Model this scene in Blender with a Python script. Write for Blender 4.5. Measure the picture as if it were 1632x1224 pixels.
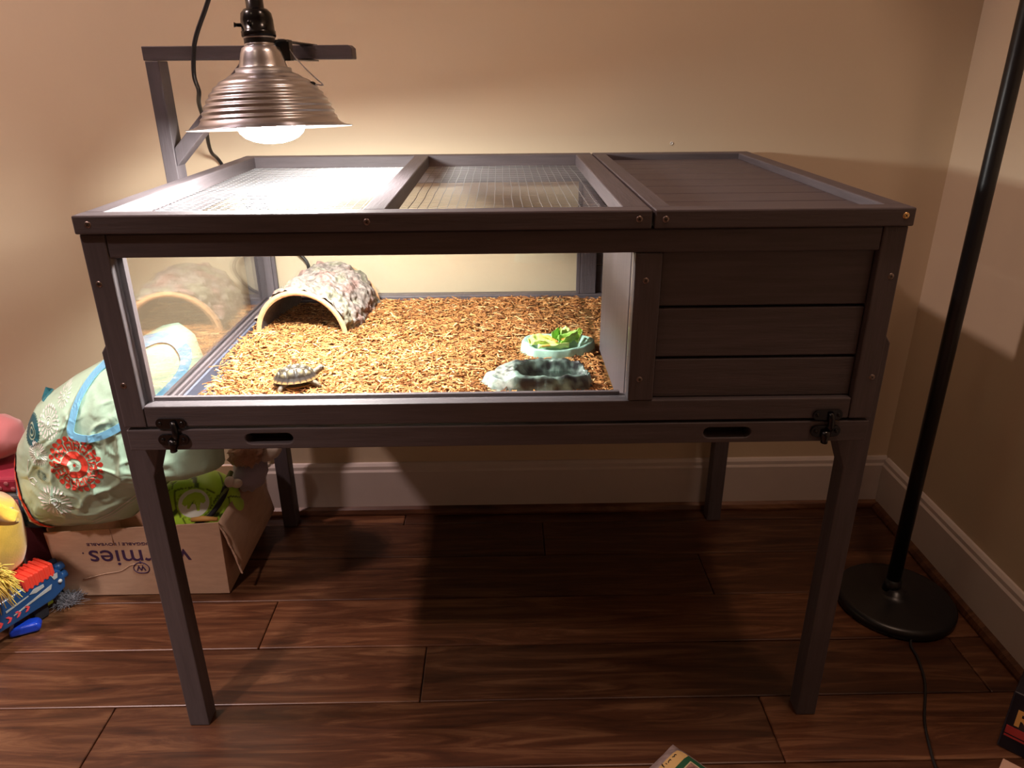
import bpy, bmesh, math, random
from mathutils import Vector, Matrix, noise
random.seed(7)
C = bpy.context.scene.collection
for o in list(bpy.data.objects): bpy.data.objects.remove(o)
sc = bpy.context.scene
PI = math.pi

# ------------------------------------------------------------------ camera, world, lights, exposure
cam = bpy.data.cameras.new('camera'); camo = bpy.data.objects.new('camera', cam); C.objects.link(camo)
cam.sensor_fit = 'HORIZONTAL'; cam.sensor_width = 36; cam.lens = 1184.2/1632*36; cam.clip_start = .02
camo.location = (.4805, -.8514, .9521)
camo.rotation_euler = (math.radians(67.021), math.radians(.409), math.radians(-.9008))
sc.camera = camo
w = bpy.data.worlds.new('world'); sc.world = w; w.use_nodes = True
w.node_tree.nodes['Background'].inputs[0].default_value = (1, .72, .55, 1)
w.node_tree.nodes['Background'].inputs[1].default_value = .0
sc.view_settings.view_transform = 'Standard'; sc.view_settings.look = 'None'
sc.view_settings.exposure = 0.0; sc.view_settings.gamma = 1.0
try: sc.view_settings.use_curve_mapping = False
except Exception: pass

def area(name, loc, size, power, color, spread=PI, rot=(0, 0, 0)):
    l = bpy.data.lights.new(name, 'AREA'); l.shape = 'DISK'; l.size = size; l.energy = power; l.color = color; l.spread = spread
    o = bpy.data.objects.new(name, l); o.location = loc; o.rotation_euler = rot; C.objects.link(o); return o
CEIL = 2.45
area('ceiling_lamp_light', (-.50, -.95, CEIL-.03), .13, 21, (1, .78, .70), math.radians(72))
area('second_lamp_light', (1.08, -.25, CEIL-.03), .15, 4.5, (1, .66, .50), math.radians(150))
area('wall_fill_light', (-1.15, .02, CEIL-.03), .15, 38, (1, .72, .68), math.radians(160))  # added fill lamp, brightens the back wall without lighting the enclosure front
BULB = 330.0

# ------------------------------------------------------------------ materials
M = {}
def mat(name, col, rough=.5, metal=0, spec=.5, noise_amt=0, noise_scale=20, stretch=(1, 1, 1), col2=None, bump=0, bump_scale=60,
        attr=None, coat=0, emit=None, rand=0, sheen=0, trans=0):
    m = bpy.data.materials.new(name); m.use_nodes = True; nt = m.node_tree; N = nt.nodes; Lk = nt.links
    b = N['Principled BSDF']
    b.inputs['Roughness'].default_value = rough; b.inputs['Metallic'].default_value = metal
    b.inputs['Specular IOR Level'].default_value = spec
    b.inputs['Coat Weight'].default_value = coat; b.inputs['Coat Roughness'].default_value = .15
    b.inputs['Sheen Weight'].default_value = sheen
    b.inputs['Base Color'].default_value = (*col, 1)
    tc = N.new('ShaderNodeTexCoord'); mp = N.new('ShaderNodeMapping'); mp.inputs['Scale'].default_value = stretch
    Lk.new(tc.outputs['Object'], mp.inputs['Vector'])
    src = None
    if attr:
        a = N.new('ShaderNodeVertexColor'); a.layer_name = attr; src = a.outputs['Color']
    if noise_amt or col2:
        n = N.new('ShaderNodeTexNoise'); n.inputs['Scale'].default_value = noise_scale; n.inputs['Detail'].default_value = 6
        n.inputs['Roughness'].default_value = .6
        Lk.new(mp.outputs[0], n.inputs['Vector'])
        r = N.new('ShaderNodeValToRGB'); r.color_ramp.elements[0].position = .32; r.color_ramp.elements[1].position = .68
        if col2: c0, c1 = col, col2
        else: c0 = [c*(1-noise_amt) for c in col]; c1 = [min(1, c*(1+noise_amt)) for c in col]
        r.color_ramp.elements[0].color = (*c0, 1); r.color_ramp.elements[1].color = (*c1, 1)
        Lk.new(n.outputs['Fac'], r.inputs['Fac'])
        if src is None: src = r.outputs['Color']
        else:
            mx = N.new('ShaderNodeMix'); mx.data_type = 'RGBA'; mx.blend_type = 'MULTIPLY'; mx.inputs[0].default_value = 1
            Lk.new(src, mx.inputs[6]); Lk.new(r.outputs['Color'], mx.inputs[7]); src = mx.outputs[2]
    if rand:
        oi = N.new('ShaderNodeObjectInfo'); hs = N.new('ShaderNodeHueSaturation')
        mr = N.new('ShaderNodeMapRange'); mr.inputs[3].default_value = 1-rand; mr.inputs[4].default_value = 1+rand
        Lk.new(oi.outputs['Random'], mr.inputs[0]); Lk.new(mr.outputs[0], hs.inputs['Value'])
        if src is not None: Lk.new(src, hs.inputs['Color'])
        else: hs.inputs['Color'].default_value = (*col, 1)
        src = hs.outputs['Color']
    if src is not None: Lk.new(src, b.inputs['Base Color'])
    if bump:
        n2 = N.new('ShaderNodeTexNoise'); n2.inputs['Scale'].default_value = bump_scale; n2.inputs['Detail'].default_value = 5
        Lk.new(mp.outputs[0], n2.inputs['Vector'])
        bp = N.new('ShaderNodeBump'); bp.inputs['Strength'].default_value = min(1, bump); bp.inputs['Distance'].default_value = .001*max(1, bump)
        Lk.new(n2.outputs['Fac'], bp.inputs['Height']); Lk.new(bp.outputs[0], b.inputs['Normal'])
    if emit:
        b.inputs['Emission Color'].default_value = (*emit[0], 1); b.inputs['Emission Strength'].default_value = emit[1]
    M[name] = m; return m

GW = (.084, .070, .076)
def wood(name, stretch):
    mat(name, tuple(c*.86 for c in GW), .52, col2=tuple(c*1.16 for c in GW), noise_scale=9, stretch=stretch, bump=.35, bump_scale=30, spec=.35)
wood('wood_x', (1, 14, 14)); wood('wood_y', (14, 1, 14)); wood('wood_z', (14, 14, 1))
mat('wall_paint', (.62, .505, .355), .75, noise_amt=.02, noise_scale=3, bump=.12, bump_scale=180, spec=.3)
mat('ceiling_paint', (.7, .66, .6), .9)
mat('trim_paint', (.60, .53, .49), .38, spec=.5, noise_amt=.02)
mat('screw_steel', (.25, .2, .18), .35, metal=1)
mat('screw_brass', (.75, .5, .22), .3, metal=1)
mat('recess', (.01, .008, .008), .8)
mat('black_gloss', (.004, .004, .005), .20, spec=.4)
mat('black_satin', (.008, .008, .009), .35, spec=.5)
mat('black_rubber', (.012, .012, .013), .45)
mat('aluminium', (.66, .68, .74), .28, metal=1)
mat('aluminium_inner', (.55, .55, .55), .45, metal=.6)
mat('galvanised', (.42, .42, .43), .45, metal=.9)
mat('liner', (.045, .05, .075), .5, noise_scale=600, col2=(.10, .11, .15))
mat('bedding', (.8, .8, .8), .8, attr='Col', spec=.2)
mat('bark', (.8, .8, .8), .85, attr='Col', noise_scale=120, noise_amt=.25, bump=1.5, bump_scale=260, spec=.2)
mat('hide_rim', (.50, .27, .13), .8, noise_amt=.2, noise_scale=160, bump=.5, bump_scale=200)
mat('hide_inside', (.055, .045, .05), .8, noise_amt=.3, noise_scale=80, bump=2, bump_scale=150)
mat('tortoise_shell', (.9, .9, .9), .38, attr='Col', spec=.5)
mat('tortoise_skin', (.04, .032, .026), .6, noise_scale=260, col2=(.16, .12, .07), bump=.5, bump_scale=400)
mat('resin_dark', (.9, .9, .9), .35, attr='Col', noise_scale=90, noise_amt=.35, bump=.8, bump_scale=160)
mat('resin_light', (.9, .9, .9), .5, attr='Col', noise_scale=70, noise_amt=.15, bump=.5, bump_scale=160)
mat('lettuce', (.50, .70, .16), .5, col2=(.72, .86, .34), noise_scale=60, bump=.5, bump_scale=120)
mat('lettuce_dark', (.17, .42, .06), .5, col2=(.40, .66, .14), noise_scale=60, bump=.5, bump_scale=120)
mat('carrot', (.75, .29, .05), .5, col2=(.85, .42, .10), noise_scale=90)
mat('cardboard', (.53, .35, .245), .85, noise_amt=.07, noise_scale=30, stretch=(1, 1, 4), bump=.2, bump_scale=40)
mat('card_edge', (.50, .33, .24), .9, noise_amt=.25, noise_scale=200, bump=1.5, bump_scale=200)
mat('print_purple', (.050, .020, .075), .7)
mat('bag_green', (.48, .68, .52), .33, noise_amt=.06, noise_scale=14, bump=1.6, bump_scale=26, spec=.6)
mat('bag_seam', (.24, .31, .22), .4)
mat('bag_blue', (.02, .10, .20), .35, noise_amt=.45, noise_scale=60)
mat('bag_red', (.60, .05, .03), .4)
mat('bag_tan', (.55, .45, .28), .5)
mat('bag_white', (.78, .80, .76), .4)
mat('bag_teal', (.02, .12, .15), .4)
mat('handle_blue', (.20, .50, .74), .45, noise_amt=.08)
mat('ball_lime', (.9, .9, .9), .3, attr='Col', spec=.5)
mat('ball_white', (.78, .84, .78), .35)
mat('lime', (.46, .76, .06), .35)
mat('plush_yellow', (.72, .45, .05), .9, sheen=.5, noise_amt=.08, noise_scale=60, bump=.5, bump_scale=300)
mat('yarn_yellow', (.78, .60, .10), .8, sheen=.3)
mat('plush_pink', (.52, .16, .17), .85, sheen=.4, bump=.4, bump_scale=100)
mat('magenta', (.42, .03, .07), .7, noise_amt=.1)
mat('grey_teal', (.13, .15, .15), .8)
mat('flower_pink', (.50, .16, .19), .8)
mat('maroon', (.09, .005, .012), .8, bump=.5)
mat('toy_blue', (.012, .065, .20), .3, spec=.5)
mat('toy_blue_bright', (.01, .05, .50), .3)
mat('toy_red', (.80, .06, .035), .4, bump=.3)
mat('toy_silver', (.42, .44, .45), .4)
mat('toy_pink', (.85, .08, .09), .4)
mat('fluff_grey', (.16, .15, .17), .9)
mat('plush_white', (.62, .54, .48), .95, sheen=.5, bump=.6, bump_scale=200)
mat('plush_brown', (.36, .19, .12), .95, sheen=.4, bump=2.5, bump_scale=160)
mat('plush_lavender', (.34, .30, .40), .9, sheen=.4, bump=.4, bump_scale=160)
mat('cloth_black', (.012, .010, .016), .8, bump=.8, bump_scale=80)
mat('cloth_olive', (.14, .17, .05), .8, bump=.8)
mat('tan_plastic', (.62, .34, .10), .5)
mat('pack_film', (.20, .15, .14), .3, noise_scale=90, col2=(.36, .29, .27), bump=1.2, bump_scale=90)
mat('label_tan', (.50, .33, .13), .5)
mat('label_green', (.01, .07, .03), .5)
mat('label_photo', (.10, .045, .035), .5, noise_scale=120, col2=(.30, .17, .13), bump=1, bump_scale=100)
mat('label_line', (.45, .36, .2), .5)
mat('ink_black', (.01, .008, .006), .6)
mat('box_black', (.010, .009, .014), .3)
mat('print_yellow', (.62, .33, .08), .5)
mat('print_red', (.35, .03, .025), .5)
mat('bulb_glass', (.9, .9, .9), .3, emit=((1.0, .98, .92), BULB))
mat('ceiling_lamp_glow', (.9, .9, .9), .4, emit=((1.0, .72, .5), 18))
mat('fixture_white', (.8, .78, .74), .5)
mat('water_tint', (.1, .1, .1), .1)

def thin_glass(name, tint, ior=1.5, rough=.0):
    m = bpy.data.materials.new(name); m.use_nodes = True; nt = m.node_tree; N = nt.nodes; nt.nodes.clear()
    out = N.new('ShaderNodeOutputMaterial'); mix = N.new('ShaderNodeMixShader'); t = N.new('ShaderNodeBsdfTransparent')
    g = N.new('ShaderNodeBsdfGlossy'); f = N.new('ShaderNodeFresnel'); f.inputs['IOR'].default_value = ior
    geo = N.new('ShaderNodeNewGeometry'); mr = N.new('ShaderNodeMapRange'); mr.inputs[3].default_value = ior; mr.inputs[4].default_value = 1/ior
    nt.links.new(geo.outputs['Backfacing'], mr.inputs[0]); nt.links.new(mr.outputs[0], f.inputs['IOR'])   # both faces of the thin pane reflect like the outside of glass
    t.inputs[0].default_value = (*tint, 1); g.inputs['Roughness'].default_value = rough; g.inputs[0].default_value = (1, 1, 1, 1)
    nt.links.new(f.outputs[0], mix.inputs[0]); nt.links.new(t.outputs[0], mix.inputs[1]); nt.links.new(g.outputs[0], mix.inputs[2])
    nt.links.new(mix.outputs[0], out.inputs[0]); M[name] = m
thin_glass('pane', (.985, .99, .985))
thin_glass('side_pane', (.97, .975, .97), 1.8)
thin_glass('water', (.80, .86, .84), 1.33, .03)

# floor wood: planks with random tone
def plank_mat():
    m = bpy.data.materials.new('floor_wood'); m.use_nodes = True; nt = m.node_tree; N = nt.nodes; L = nt.links; b = N['Principled BSDF']
    tc = N.new('ShaderNodeTexCoord'); oi = N.new('ShaderNodeObjectInfo')
    off = N.new('ShaderNodeVectorMath'); off.operation = 'ADD'
    sc_ = N.new('ShaderNodeVectorMath'); sc_.operation = 'SCALE'; sc_.inputs['Scale'].default_value = 37
    L.new(oi.outputs['Random'], sc_.inputs[0]); L.new(tc.outputs['Object'], off.inputs[0]); L.new(sc_.outputs[0], off.inputs[1])
    mp = N.new('ShaderNodeMapping'); mp.inputs['Scale'].default_value = (1.2, 13, 6); L.new(off.outputs[0], mp.inputs[0])
    n = N.new('ShaderNodeTexNoise'); n.inputs['Scale'].default_value = 3.0; n.inputs['Detail'].default_value = 9; n.inputs['Roughness'].default_value = .68
    n.inputs['Distortion'].default_value = 1.2; L.new(mp.outputs[0], n.inputs[0])
    r = N.new('ShaderNodeValToRGB'); e = r.color_ramp.elements
    e[0].position = .30; e[0].color = (.026, .0085, .004, 1); e[1].position = .72; e[1].color = (.19, .090, .042, 1)
    x = e.new(.5); x.color = (.075, .027, .0115, 1)
    L.new(n.outputs['Fac'], r.inputs[0])
    hs = N.new('ShaderNodeHueSaturation'); mr = N.new('ShaderNodeMapRange'); mr.inputs[3].default_value = .75; mr.inputs[4].default_value = 1.3
    L.new(oi.outputs['Random'], mr.inputs[0]); L.new(mr.outputs[0], hs.inputs['Value']); L.new(r.outputs[0], hs.inputs['Color'])
    L.new(hs.outputs[0], b.inputs['Base Color']); b.inputs['Roughness'].default_value = .36; b.inputs['Specular IOR Level'].default_value = .45
    n2 = N.new('ShaderNodeTexNoise'); n2.inputs['Scale'].default_value = 2.2; n2.inputs['Detail'].default_value = 4; L.new(mp.outputs[0], n2.inputs[0])
    bu = N.new('ShaderNodeBump'); bu.inputs['Strength'].default_value = .35; bu.inputs['Distance'].default_value = .002
    L.new(n2.outputs['Fac'], bu.inputs['Height']); L.new(bu.outputs[0], b.inputs['Normal']); M['floor_wood'] = m
plank_mat()

# ------------------------------------------------------------------ mesh helpers
class MB:
    def __init__(s): s.v = []; s.f = []; s.c = []
    def add(s, vs, fs, col=None):
        k = len(s.v); s.v += [tuple(p) for p in vs]; s.f += [tuple(i+k for i in q) for q in fs]
        if col is not None: s.c += [col]*len(vs) if not isinstance(col, list) else col
        return s
    def box(s, x0, x1, y0, y1, z0, z1, mtx=None, col=None):
        vs = [Vector((x, y, z)) for x in (x0, x1) for y in (y0, y1) for z in (z0, z1)]
        if mtx: vs = [mtx @ p for p in vs]
        return s.add(vs, [(0, 1, 3, 2), (4, 6, 7, 5), (0, 4, 5, 1), (2, 3, 7, 6), (0, 2, 6, 4), (1, 5, 7, 3)], col)
    def tube(s, pts, rad, n=10, cap=True, col=None):
        pts = [Vector(p) for p in pts]; m = len(pts); rad = rad if isinstance(rad, (list, tuple)) else [rad]*m
        vs = []; up = None
        for i, p in enumerate(pts):
            t = (pts[min(i+1, m-1)]-pts[max(i-1, 0)]).normalized()
            if up is None: up = t.orthogonal().normalized()
            up = (up-t*up.dot(t)); up = up.normalized() if up.length > 1e-6 else t.orthogonal().normalized()
            sd = t.cross(up)
            for k in range(n):
                a = 2*PI*k/n; vs.append(p+(up*math.cos(a)+sd*math.sin(a))*rad[i])
        fs = [(i*n+k, i*n+(k+1) % n, (i+1)*n+(k+1) % n, (i+1)*n+k) for i in range(m-1) for k in range(n)]
        if cap: fs += [tuple(reversed(range(n))), tuple(range((m-1)*n, m*n))]
        return s.add(vs, fs, col)
    def lathe(s, prof, n=32, cx=0, cy=0, mtx=None, cap=True):
        vs = [Vector((cx+r*math.cos(2*PI*k/n), cy+r*math.sin(2*PI*k/n), z)) for r, z in prof for k in range(n)]
        if mtx: vs = [mtx @ p for p in vs]
        m = len(prof)
        fs = [(i*n+k, i*n+(k+1) % n, (i+1)*n+(k+1) % n, (i+1)*n+k) for i in range(m-1) for k in range(n)]
        if cap: fs += [tuple(reversed(range(n))), tuple(range((m-1)*n, m*n))]
        return s.add(vs, fs)
    def prism(s, poly, a0, a1, ax='y'):
        """polygon in the plane across axis ax, extruded a0..a1"""
        def P(u, v, a): return {'y': (u, a, v), 'x': (a, u, v), 'z': (u, v, a)}[ax]
        n = len(poly); vs = [P(u, v, a0) for u, v in poly]+[P(u, v, a1) for u, v in poly]
        fs = [tuple(range(n)), tuple(reversed(range(n, 2*n)))]+[(i, i+n, (i+1) % n+n, (i+1) % n) for i in range(n)]
        return s.add(vs, fs)
    def grid(s, fn, nu, nv, closeu=False, col=None):
        vs = [fn(i/(nu-1) if not closeu else i/nu, j/(nv-1)) for i in range(nu) for j in range(nv)]
        fs = [(i*nv+j, ((i+1) % nu)*nv+j, ((i+1) % nu)*nv+j+1, i*nv+j+1) for i in range(nu if closeu else nu-1) for j in range(nv-1)]
        return s.add(vs, fs, [col(p) for p in vs] if col else None)
    def blob(s, c, r, n=24, amp=0, freq=10, mtx=None):
        def fn(u, v):
            a = 2*PI*u; b = PI*(v-.5); d = Vector((math.cos(a)*math.cos(b), math.sin(a)*math.cos(b), math.sin(b)))
            k = 1+amp*noise.noise(d*freq*.3+Vector(c)*20); p = Vector((d.x*r[0], d.y*r[1], d.z*r[2]))*k
            if mtx: p = mtx @ p
            return p+Vector(c)
        return s.grid(fn, n, n//2+1, True)
    def build(s, name, m, parent=None, smooth=False, bevel=0, weld=False, seg=2):
        root = ROOT(parent) if parent else Vector((0, 0, 0))
        me = bpy.data.meshes.new(name); me.from_pydata([tuple(Vector(p)-root) for p in s.v], [], s.f)
        if s.c and len(s.c) == len(s.v):
            ca = me.color_attributes.new('Col', 'FLOAT_COLOR', 'POINT')
            flat = []
            for c in s.c: flat += [c[0], c[1], c[2], 1]
            ca.data.foreach_set('color', flat)
        bm = bmesh.new(); bm.from_mesh(me)
        if weld: bmesh.ops.remove_doubles(bm, verts=bm.verts, dist=weld)
        bmesh.ops.recalc_face_normals(bm, faces=bm.faces); bm.to_mesh(me); bm.free()
        me.materials.append(M[m] if isinstance(m, str) else m)
        if smooth:
            me.polygons.foreach_set('use_smooth', [True]*len(me.polygons))
        me.update()
        o = bpy.data.objects.new(name, me); C.objects.link(o)
        if parent: o.parent = parent
        if bevel:
            b = o.modifiers.new('bevel', 'BEVEL'); b.width = bevel; b.segments = seg; b.limit_method = 'ANGLE'; b.angle_limit = math.radians(40)
        return o
def ROOT(p):
    v = Vector((0, 0, 0))
    while p: v = v+p.location; p = p.parent
    return v
def tag(o, label=None, cat=None, group=None, kind=None):
    if label: o['label'] = label
    if cat: o['category'] = cat
    if group: o['group'] = group
    if kind: o['kind'] = kind
    return o
def empty(name, loc, label, cat, group=None):
    o = bpy.data.objects.new(name, None); o.location = loc; o.empty_display_size = .02; C.objects.link(o); return tag(o, label, cat, group)
def smooth_by_angle(o, deg=35):
    me = o.data; me.polygons.foreach_set('use_smooth', [True]*len(me.polygons))
    me.set_sharp_from_angle(angle=math.radians(deg))
def bez(pts, n=8):
    """catmull-rom through points"""
    P = [Vector(p) for p in pts]; P = [P[0]*2-P[1]]+P+[P[-1]*2-P[-2]]; out = []
    for i in range(1, len(P)-2):
        for k in range(n):
            t = k/n; a, b, c, d = P[i-1:i+3]
            out.append(.5*((2*b)+(c-a)*t+(2*a-5*b+4*c-d)*t*t+(3*b-a-3*c+d)*t**3))
    out.append(P[-2]); return out
def text_mesh(name, txt, size, mtx, m, parent, depth=.0004, align='LEFT', bold=0, sx=1):
    cu = bpy.data.curves.new(name, 'FONT'); cu.body = txt; cu.size = size; cu.extrude = depth; cu.align_x = align; cu.offset = bold
    cu.resolution_u = 4
    t = bpy.data.objects.new(name, cu); C.objects.link(t)
    dg = bpy.context.evaluated_depsgraph_get(); dg.update()
    me = bpy.data.meshes.new_from_object(t.evaluated_get(dg)); bpy.data.objects.remove(t)
    root = ROOT(parent)
    me.transform(mtx @ Matrix.Diagonal((sx, 1, 1, 1))); me.transform(Matrix.Translation(-root)); me.materials.clear(); me.materials.append(M[m])
    o = bpy.data.objects.new(name, me); C.objects.link(o); o.parent = parent; return o

# ------------------------------------------------------------------ room shell
XL, XR, YF, YB = -3.4, 1.36, -4.2, .645
fl = MB().box(XL-.1, XR+.1, YF-.1, YB+.1, -.06, -.014).build('floor', 'recess'); tag(fl, kind='structure')
tag(MB().box(XL-.1, XR+.1, YB, YB+.1, -.06, CEIL).build('wall_back', 'wall_paint'), kind='structure')
tag(MB().box(XR, XR+.1, YF, YB, -.06, CEIL).build('wall_right', 'wall_paint'), kind='structure')
tag(MB().box(XL-.1, XL, YF, YB, -.06, CEIL).build('wall_left', 'wall_paint'), kind='structure')
tag(MB().box(XL-.1, XR+.1, YF-.1, YF, -.06, CEIL).build('wall_front', 'wall_paint'), kind='structure')
tag(MB().box(XL-.1, XR+.1, YF-.1, YB+.1, CEIL, CEIL+.06).build('ceiling', 'ceiling_paint'), kind='structure')
wb = bpy.data.objects['wall_back']
MB().lathe([(.0001, 0), (.0028, 0), (.0034, .0009), (.0022, .0012), (.0017, -.0005), (.0001, -.0008)], 12,
           mtx=Matrix.Translation((.811, .6449, .818)) @ Matrix.Rotation(PI/2, 4, 'X'), cap=False).build('nail_hole', 'ceiling_paint', wb, True)
# planks
rows = []
edges = [.585, .4605, .3255, .1955, .0675, -.060]
y = YB
ys = [.645, .585, .4605, .3255, .1955, .0675, -.060]
while ys[-1] > YF: ys.append(ys[-1]-.1285)
known = {0: [.25, -.7], 1: [.565, -.42], 2: [.89, -.66], 3: [.036, -.9], 4: [.337, -.62, 1.28], 5: [.894, -.157, -1.0], 6: [.45, -.5]}
for i in range(len(ys)-1):
    y1, y0 = ys[i], max(ys[i+1], YF)
    if i in known: js = sorted(known[i])
    else:
        js = []; x = XL+random.uniform(.2, .9)
        while x < XR-.15: js.append(x); x += random.uniform(.6, 1.1)
    full = [XL]+[x for x in js if x > XL+.1]
    if i in known:
        x = js[0]-.9
        while x > XL+.3: full.append(x); x -= .85
    full = sorted(full)+[XR]
    for a, b in zip(full[:-1], full[1:]):
        g = .0006
        MB().box(a+g, b-g, y0+g, y1-g, -.014, random.uniform(-.0009, 0)).build('plank', 'floor_wood', fl, bevel=.0022)
# baseboards and shoe moulding
prof = [(0, .016), (-.012, .016), (-.012, .108), (-.009, .113), (-.0085, .121), (-.004, .1275), (0, .1285)]
bb = MB(); bb.prism([(YB+p, z) for p, z in prof], XL, XR, 'x'); o = bb.build('baseboard_back', 'trim_paint', bevel=.001); tag(o, kind='structure')
bb = MB(); bb.prism([(XR+p, z) for p, z in prof], YF, YB-.0125, 'y'); o = bb.build('baseboard_right', 'trim_paint', bevel=.001); tag(o, kind='structure')
bb = MB(); bb.prism([(XL-p, z) for p, z in prof], YF, YB-.0125, 'y'); o = bb.build('baseboard_left', 'trim_paint', bevel=.001); tag(o, kind='structure')
sh = [(0, 0), (-.024, 0), (-.024, .005), (-.020, .013), (-.012, .018), (0, .018)]
tag(MB().prism([(YB+p, z) for p, z in sh], XL, XR, 'x').build('trim_1', 'floor_wood'), kind='structure')
tag(MB().prism([(XR+p, z) for p, z in sh], YF, YB-.024, 'y').build('trim_2', 'floor_wood'), kind='structure')
# ceiling fixtures above the frame; the last is added to brighten the wall
for k, (x, y, lab) in enumerate([(-.50, -.95, 'round recessed ceiling lamp behind the camera on the left'), (1.08, -.25, 'round recessed ceiling lamp near the right wall'),
                                 (-1.15, .02, 'round ceiling lamp added to brighten the left of the back wall')]):
    e = empty('ceiling_lamp', (x, y, CEIL), lab, 'lamp', 'recessed ceiling lamps')
    MB().lathe([(.10, CEIL), (.102, CEIL-.008), (.085, CEIL-.012), (.083, CEIL-.004), (.0829, CEIL)], 32, x, y, cap=False).build('trim_ring', 'fixture_white', e, True)
    MB().lathe([(.083, CEIL-.003), (.05, CEIL-.005), (.001, CEIL-.006)], 32, x, y, cap=False).build('diffuser', 'ceiling_lamp_glow', e, True)

# ------------------------------------------------------------------ the tortoise enclosure
W = .95; ZT, ZTR, ZBR, ZB = .7825, .7543, .5658, .5373; P = .0283; DB = .6175
enc = empty('tortoise_enclosure', (W/2, DB/2, 0), 'raised grey-stained wooden tortoise enclosure on four legs with mesh and slatted lids', 'enclosure')
BV = .0018
def ep(name, b, m, bevel=BV, parent=enc, **k): return b.build(name, m, parent, bevel=bevel, **k)
# posts
ep('corner_post', MB().box(0, P, 0, .028, ZB, ZT), 'wood_z')
ep('corner_post', MB().box(W-P, W, 0, .028, ZB, ZT), 'wood_z')
ep('corner_post', MB().box(0, P, DB-.028, DB, .505, ZT), 'wood_z')
ep('corner_post', MB().box(W-P, W, DB-.028, DB, .505, ZT), 'wood_z')
ep('top_rail', MB().box(P+.0006, W-P-.0006, .0008, .024, ZTR, ZT-.0006), 'wood_x')
ep('top_rail', MB().box(P, W-P, DB-.024, DB-.001, ZTR, ZT-.0006), 'wood_x')
ep('top_rail', MB().box(.001, .022, .028, DB-.028, ZTR, ZT-.0006), 'wood_y')
ep('top_rail', MB().box(W-.022, W-.001, .028, DB-.028, ZTR, ZT-.0006), 'wood_y')
ep('bottom_rail', MB().box(P+.0006, W-P-.0006, .0008, .028, ZB, ZBR), 'wood_x')
ep('bottom_rail', MB().box(P, W-P, DB-.028, DB-.001, .503, .535), 'wood_x')
ep('bottom_rail', MB().box(.001, .024, .0285, DB-.0285, .505, .532), 'wood_y')
ep('bottom_rail', MB().box(W-.024, W-.001, .0285, DB-.0285, .505, .532), 'wood_y')
ep('centre_post', MB().box(.6363, .6682, -.0004, .026, ZBR+.0004, ZTR-.0004), 'wood_z')
ep('centre_post', MB().box(.6363, .6682, DB-.026, DB, .535, ZTR-.0004), 'wood_z')
# glazing channels (routed inner strips) and panes
ep('glazing_strip', MB().box(P, P+.007, .016, .026, ZBR, ZTR), 'wood_z', .0006)
ep('glazing_strip', MB().box(P+.007, .6293, .020, .026, ZBR, ZBR+.0045), 'wood_x', .0006)
ep('glazing_strip', MB().box(.006, .0105, .029, DB-.029, .5325, .537), 'wood_y', .0006)
ep('glazing_strip', MB().box(.017, .0215, .029, DB-.029, .5325, .537), 'wood_y', .0006)
ep('glazing_strip', MB().box(.0285, .035, DB-.026, DB-.018, .5355, ZTR), 'wood_z', .0006)
ep('glazing_strip', MB().box(.629, .636, DB-.026, DB-.018, .5355, ZTR), 'wood_z', .0006)
MB().box(P+.001, .6355, .0115, .0145, ZBR+.0005, ZTR-.0005).build('front_pane', 'pane', enc)
MB().box(.0120, .0150, .029, DB-.029, .5325, ZTR-.0005).build('side_pane', 'side_pane', enc)
MB().box(.0290, .6355, DB-.0165, DB-.0135, .5355, ZTR-.0005).build('rear_pane', 'pane', enc)
# siding boards on the front of the closed compartment
for z0, z1 in [(.5663, .6178), (.6212, .6835), (.6869, .7540)]:
    ep('siding_board', MB().box(.6690, W-P-.0008, .0095, .018, z0, z1), 'wood_x', .0016)
MB().box(.6686, W-P, .0180, .0195, .5663, .7540).build('backing_panel', 'recess', enc)
for z0, z1 in [(.5325, .590), (.592, .646), (.648, .700), (.702, .7540)]:
    ep('siding_board', MB().box(W-.016, W-.007, .0285, DB-.0285, z0, z1), 'wood_y', .0012)
for z0, z1 in [(.5355, .590), (.592, .646), (.648, .700), (.702, .7540)]:
    ep('siding_board', MB().box(.669, W-P-.0004, DB-.016, DB-.007, z0, z1), 'wood_x', .0012)
# divider with doorway at the back
ep('divider_panel', MB().prism([(.0275, .5345), (.27, .5345), (.27, .7535), (.0275, .7535)], .6358, .6455, 'x'), 'wood_z', .001)
ep('divider_panel', MB().prism([(.272, .690), (.59, .690), (.59, .7535), (.272, .7535)], .6363, .6455, 'x'), 'wood_z', .001)
# under panel
MB().box(.024, W-.024, .029, DB-.029, .5035, .5075).build('base_panel', 'wood_x', enc)
# pull out tray with handle slots
TZ0, TZ1 = .5048, .5336
def slotted(x0, x1, z0, z1, slots, y0, y1):
    bm = bmesh.new(); es = []
    def loop(pts):
        vs = [bm.verts.new((u, y0, v)) for u, v in pts]
        for i in range(len(vs)): es.append(bm.edges.new((vs[i], vs[(i+1) % len(vs)])))
    loop([(x0, z0), (x1, z0), (x1, z1), (x0, z1)])
    for a, b, c, d in slots:
        r = (d-c)/2; pts = []
        for k in range(9): t = PI/2+PI*k/8; pts.append((a+r+r*math.cos(t), (c+d)/2+r*math.sin(t)))
        for k in range(9): t = -PI/2+PI*k/8; pts.append((b-r+r*math.cos(t), (c+d)/2+r*math.sin(t)))
        loop(pts)
    bmesh.ops.triangle_fill(bm, use_beauty=True, edges=es)
    g = bmesh.ops.extrude_face_region(bm, geom=bm.faces[:]); 
    for v in [e for e in g['geom'] if isinstance(e, bmesh.types.BMVert)]: v.co.y = y1
    mb = MB(); bm.verts.index_update(); mb.add([v.co.copy() for v in bm.verts], [[v.index for v in f.verts] for f in bm.faces]); bm.free(); return mb
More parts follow.
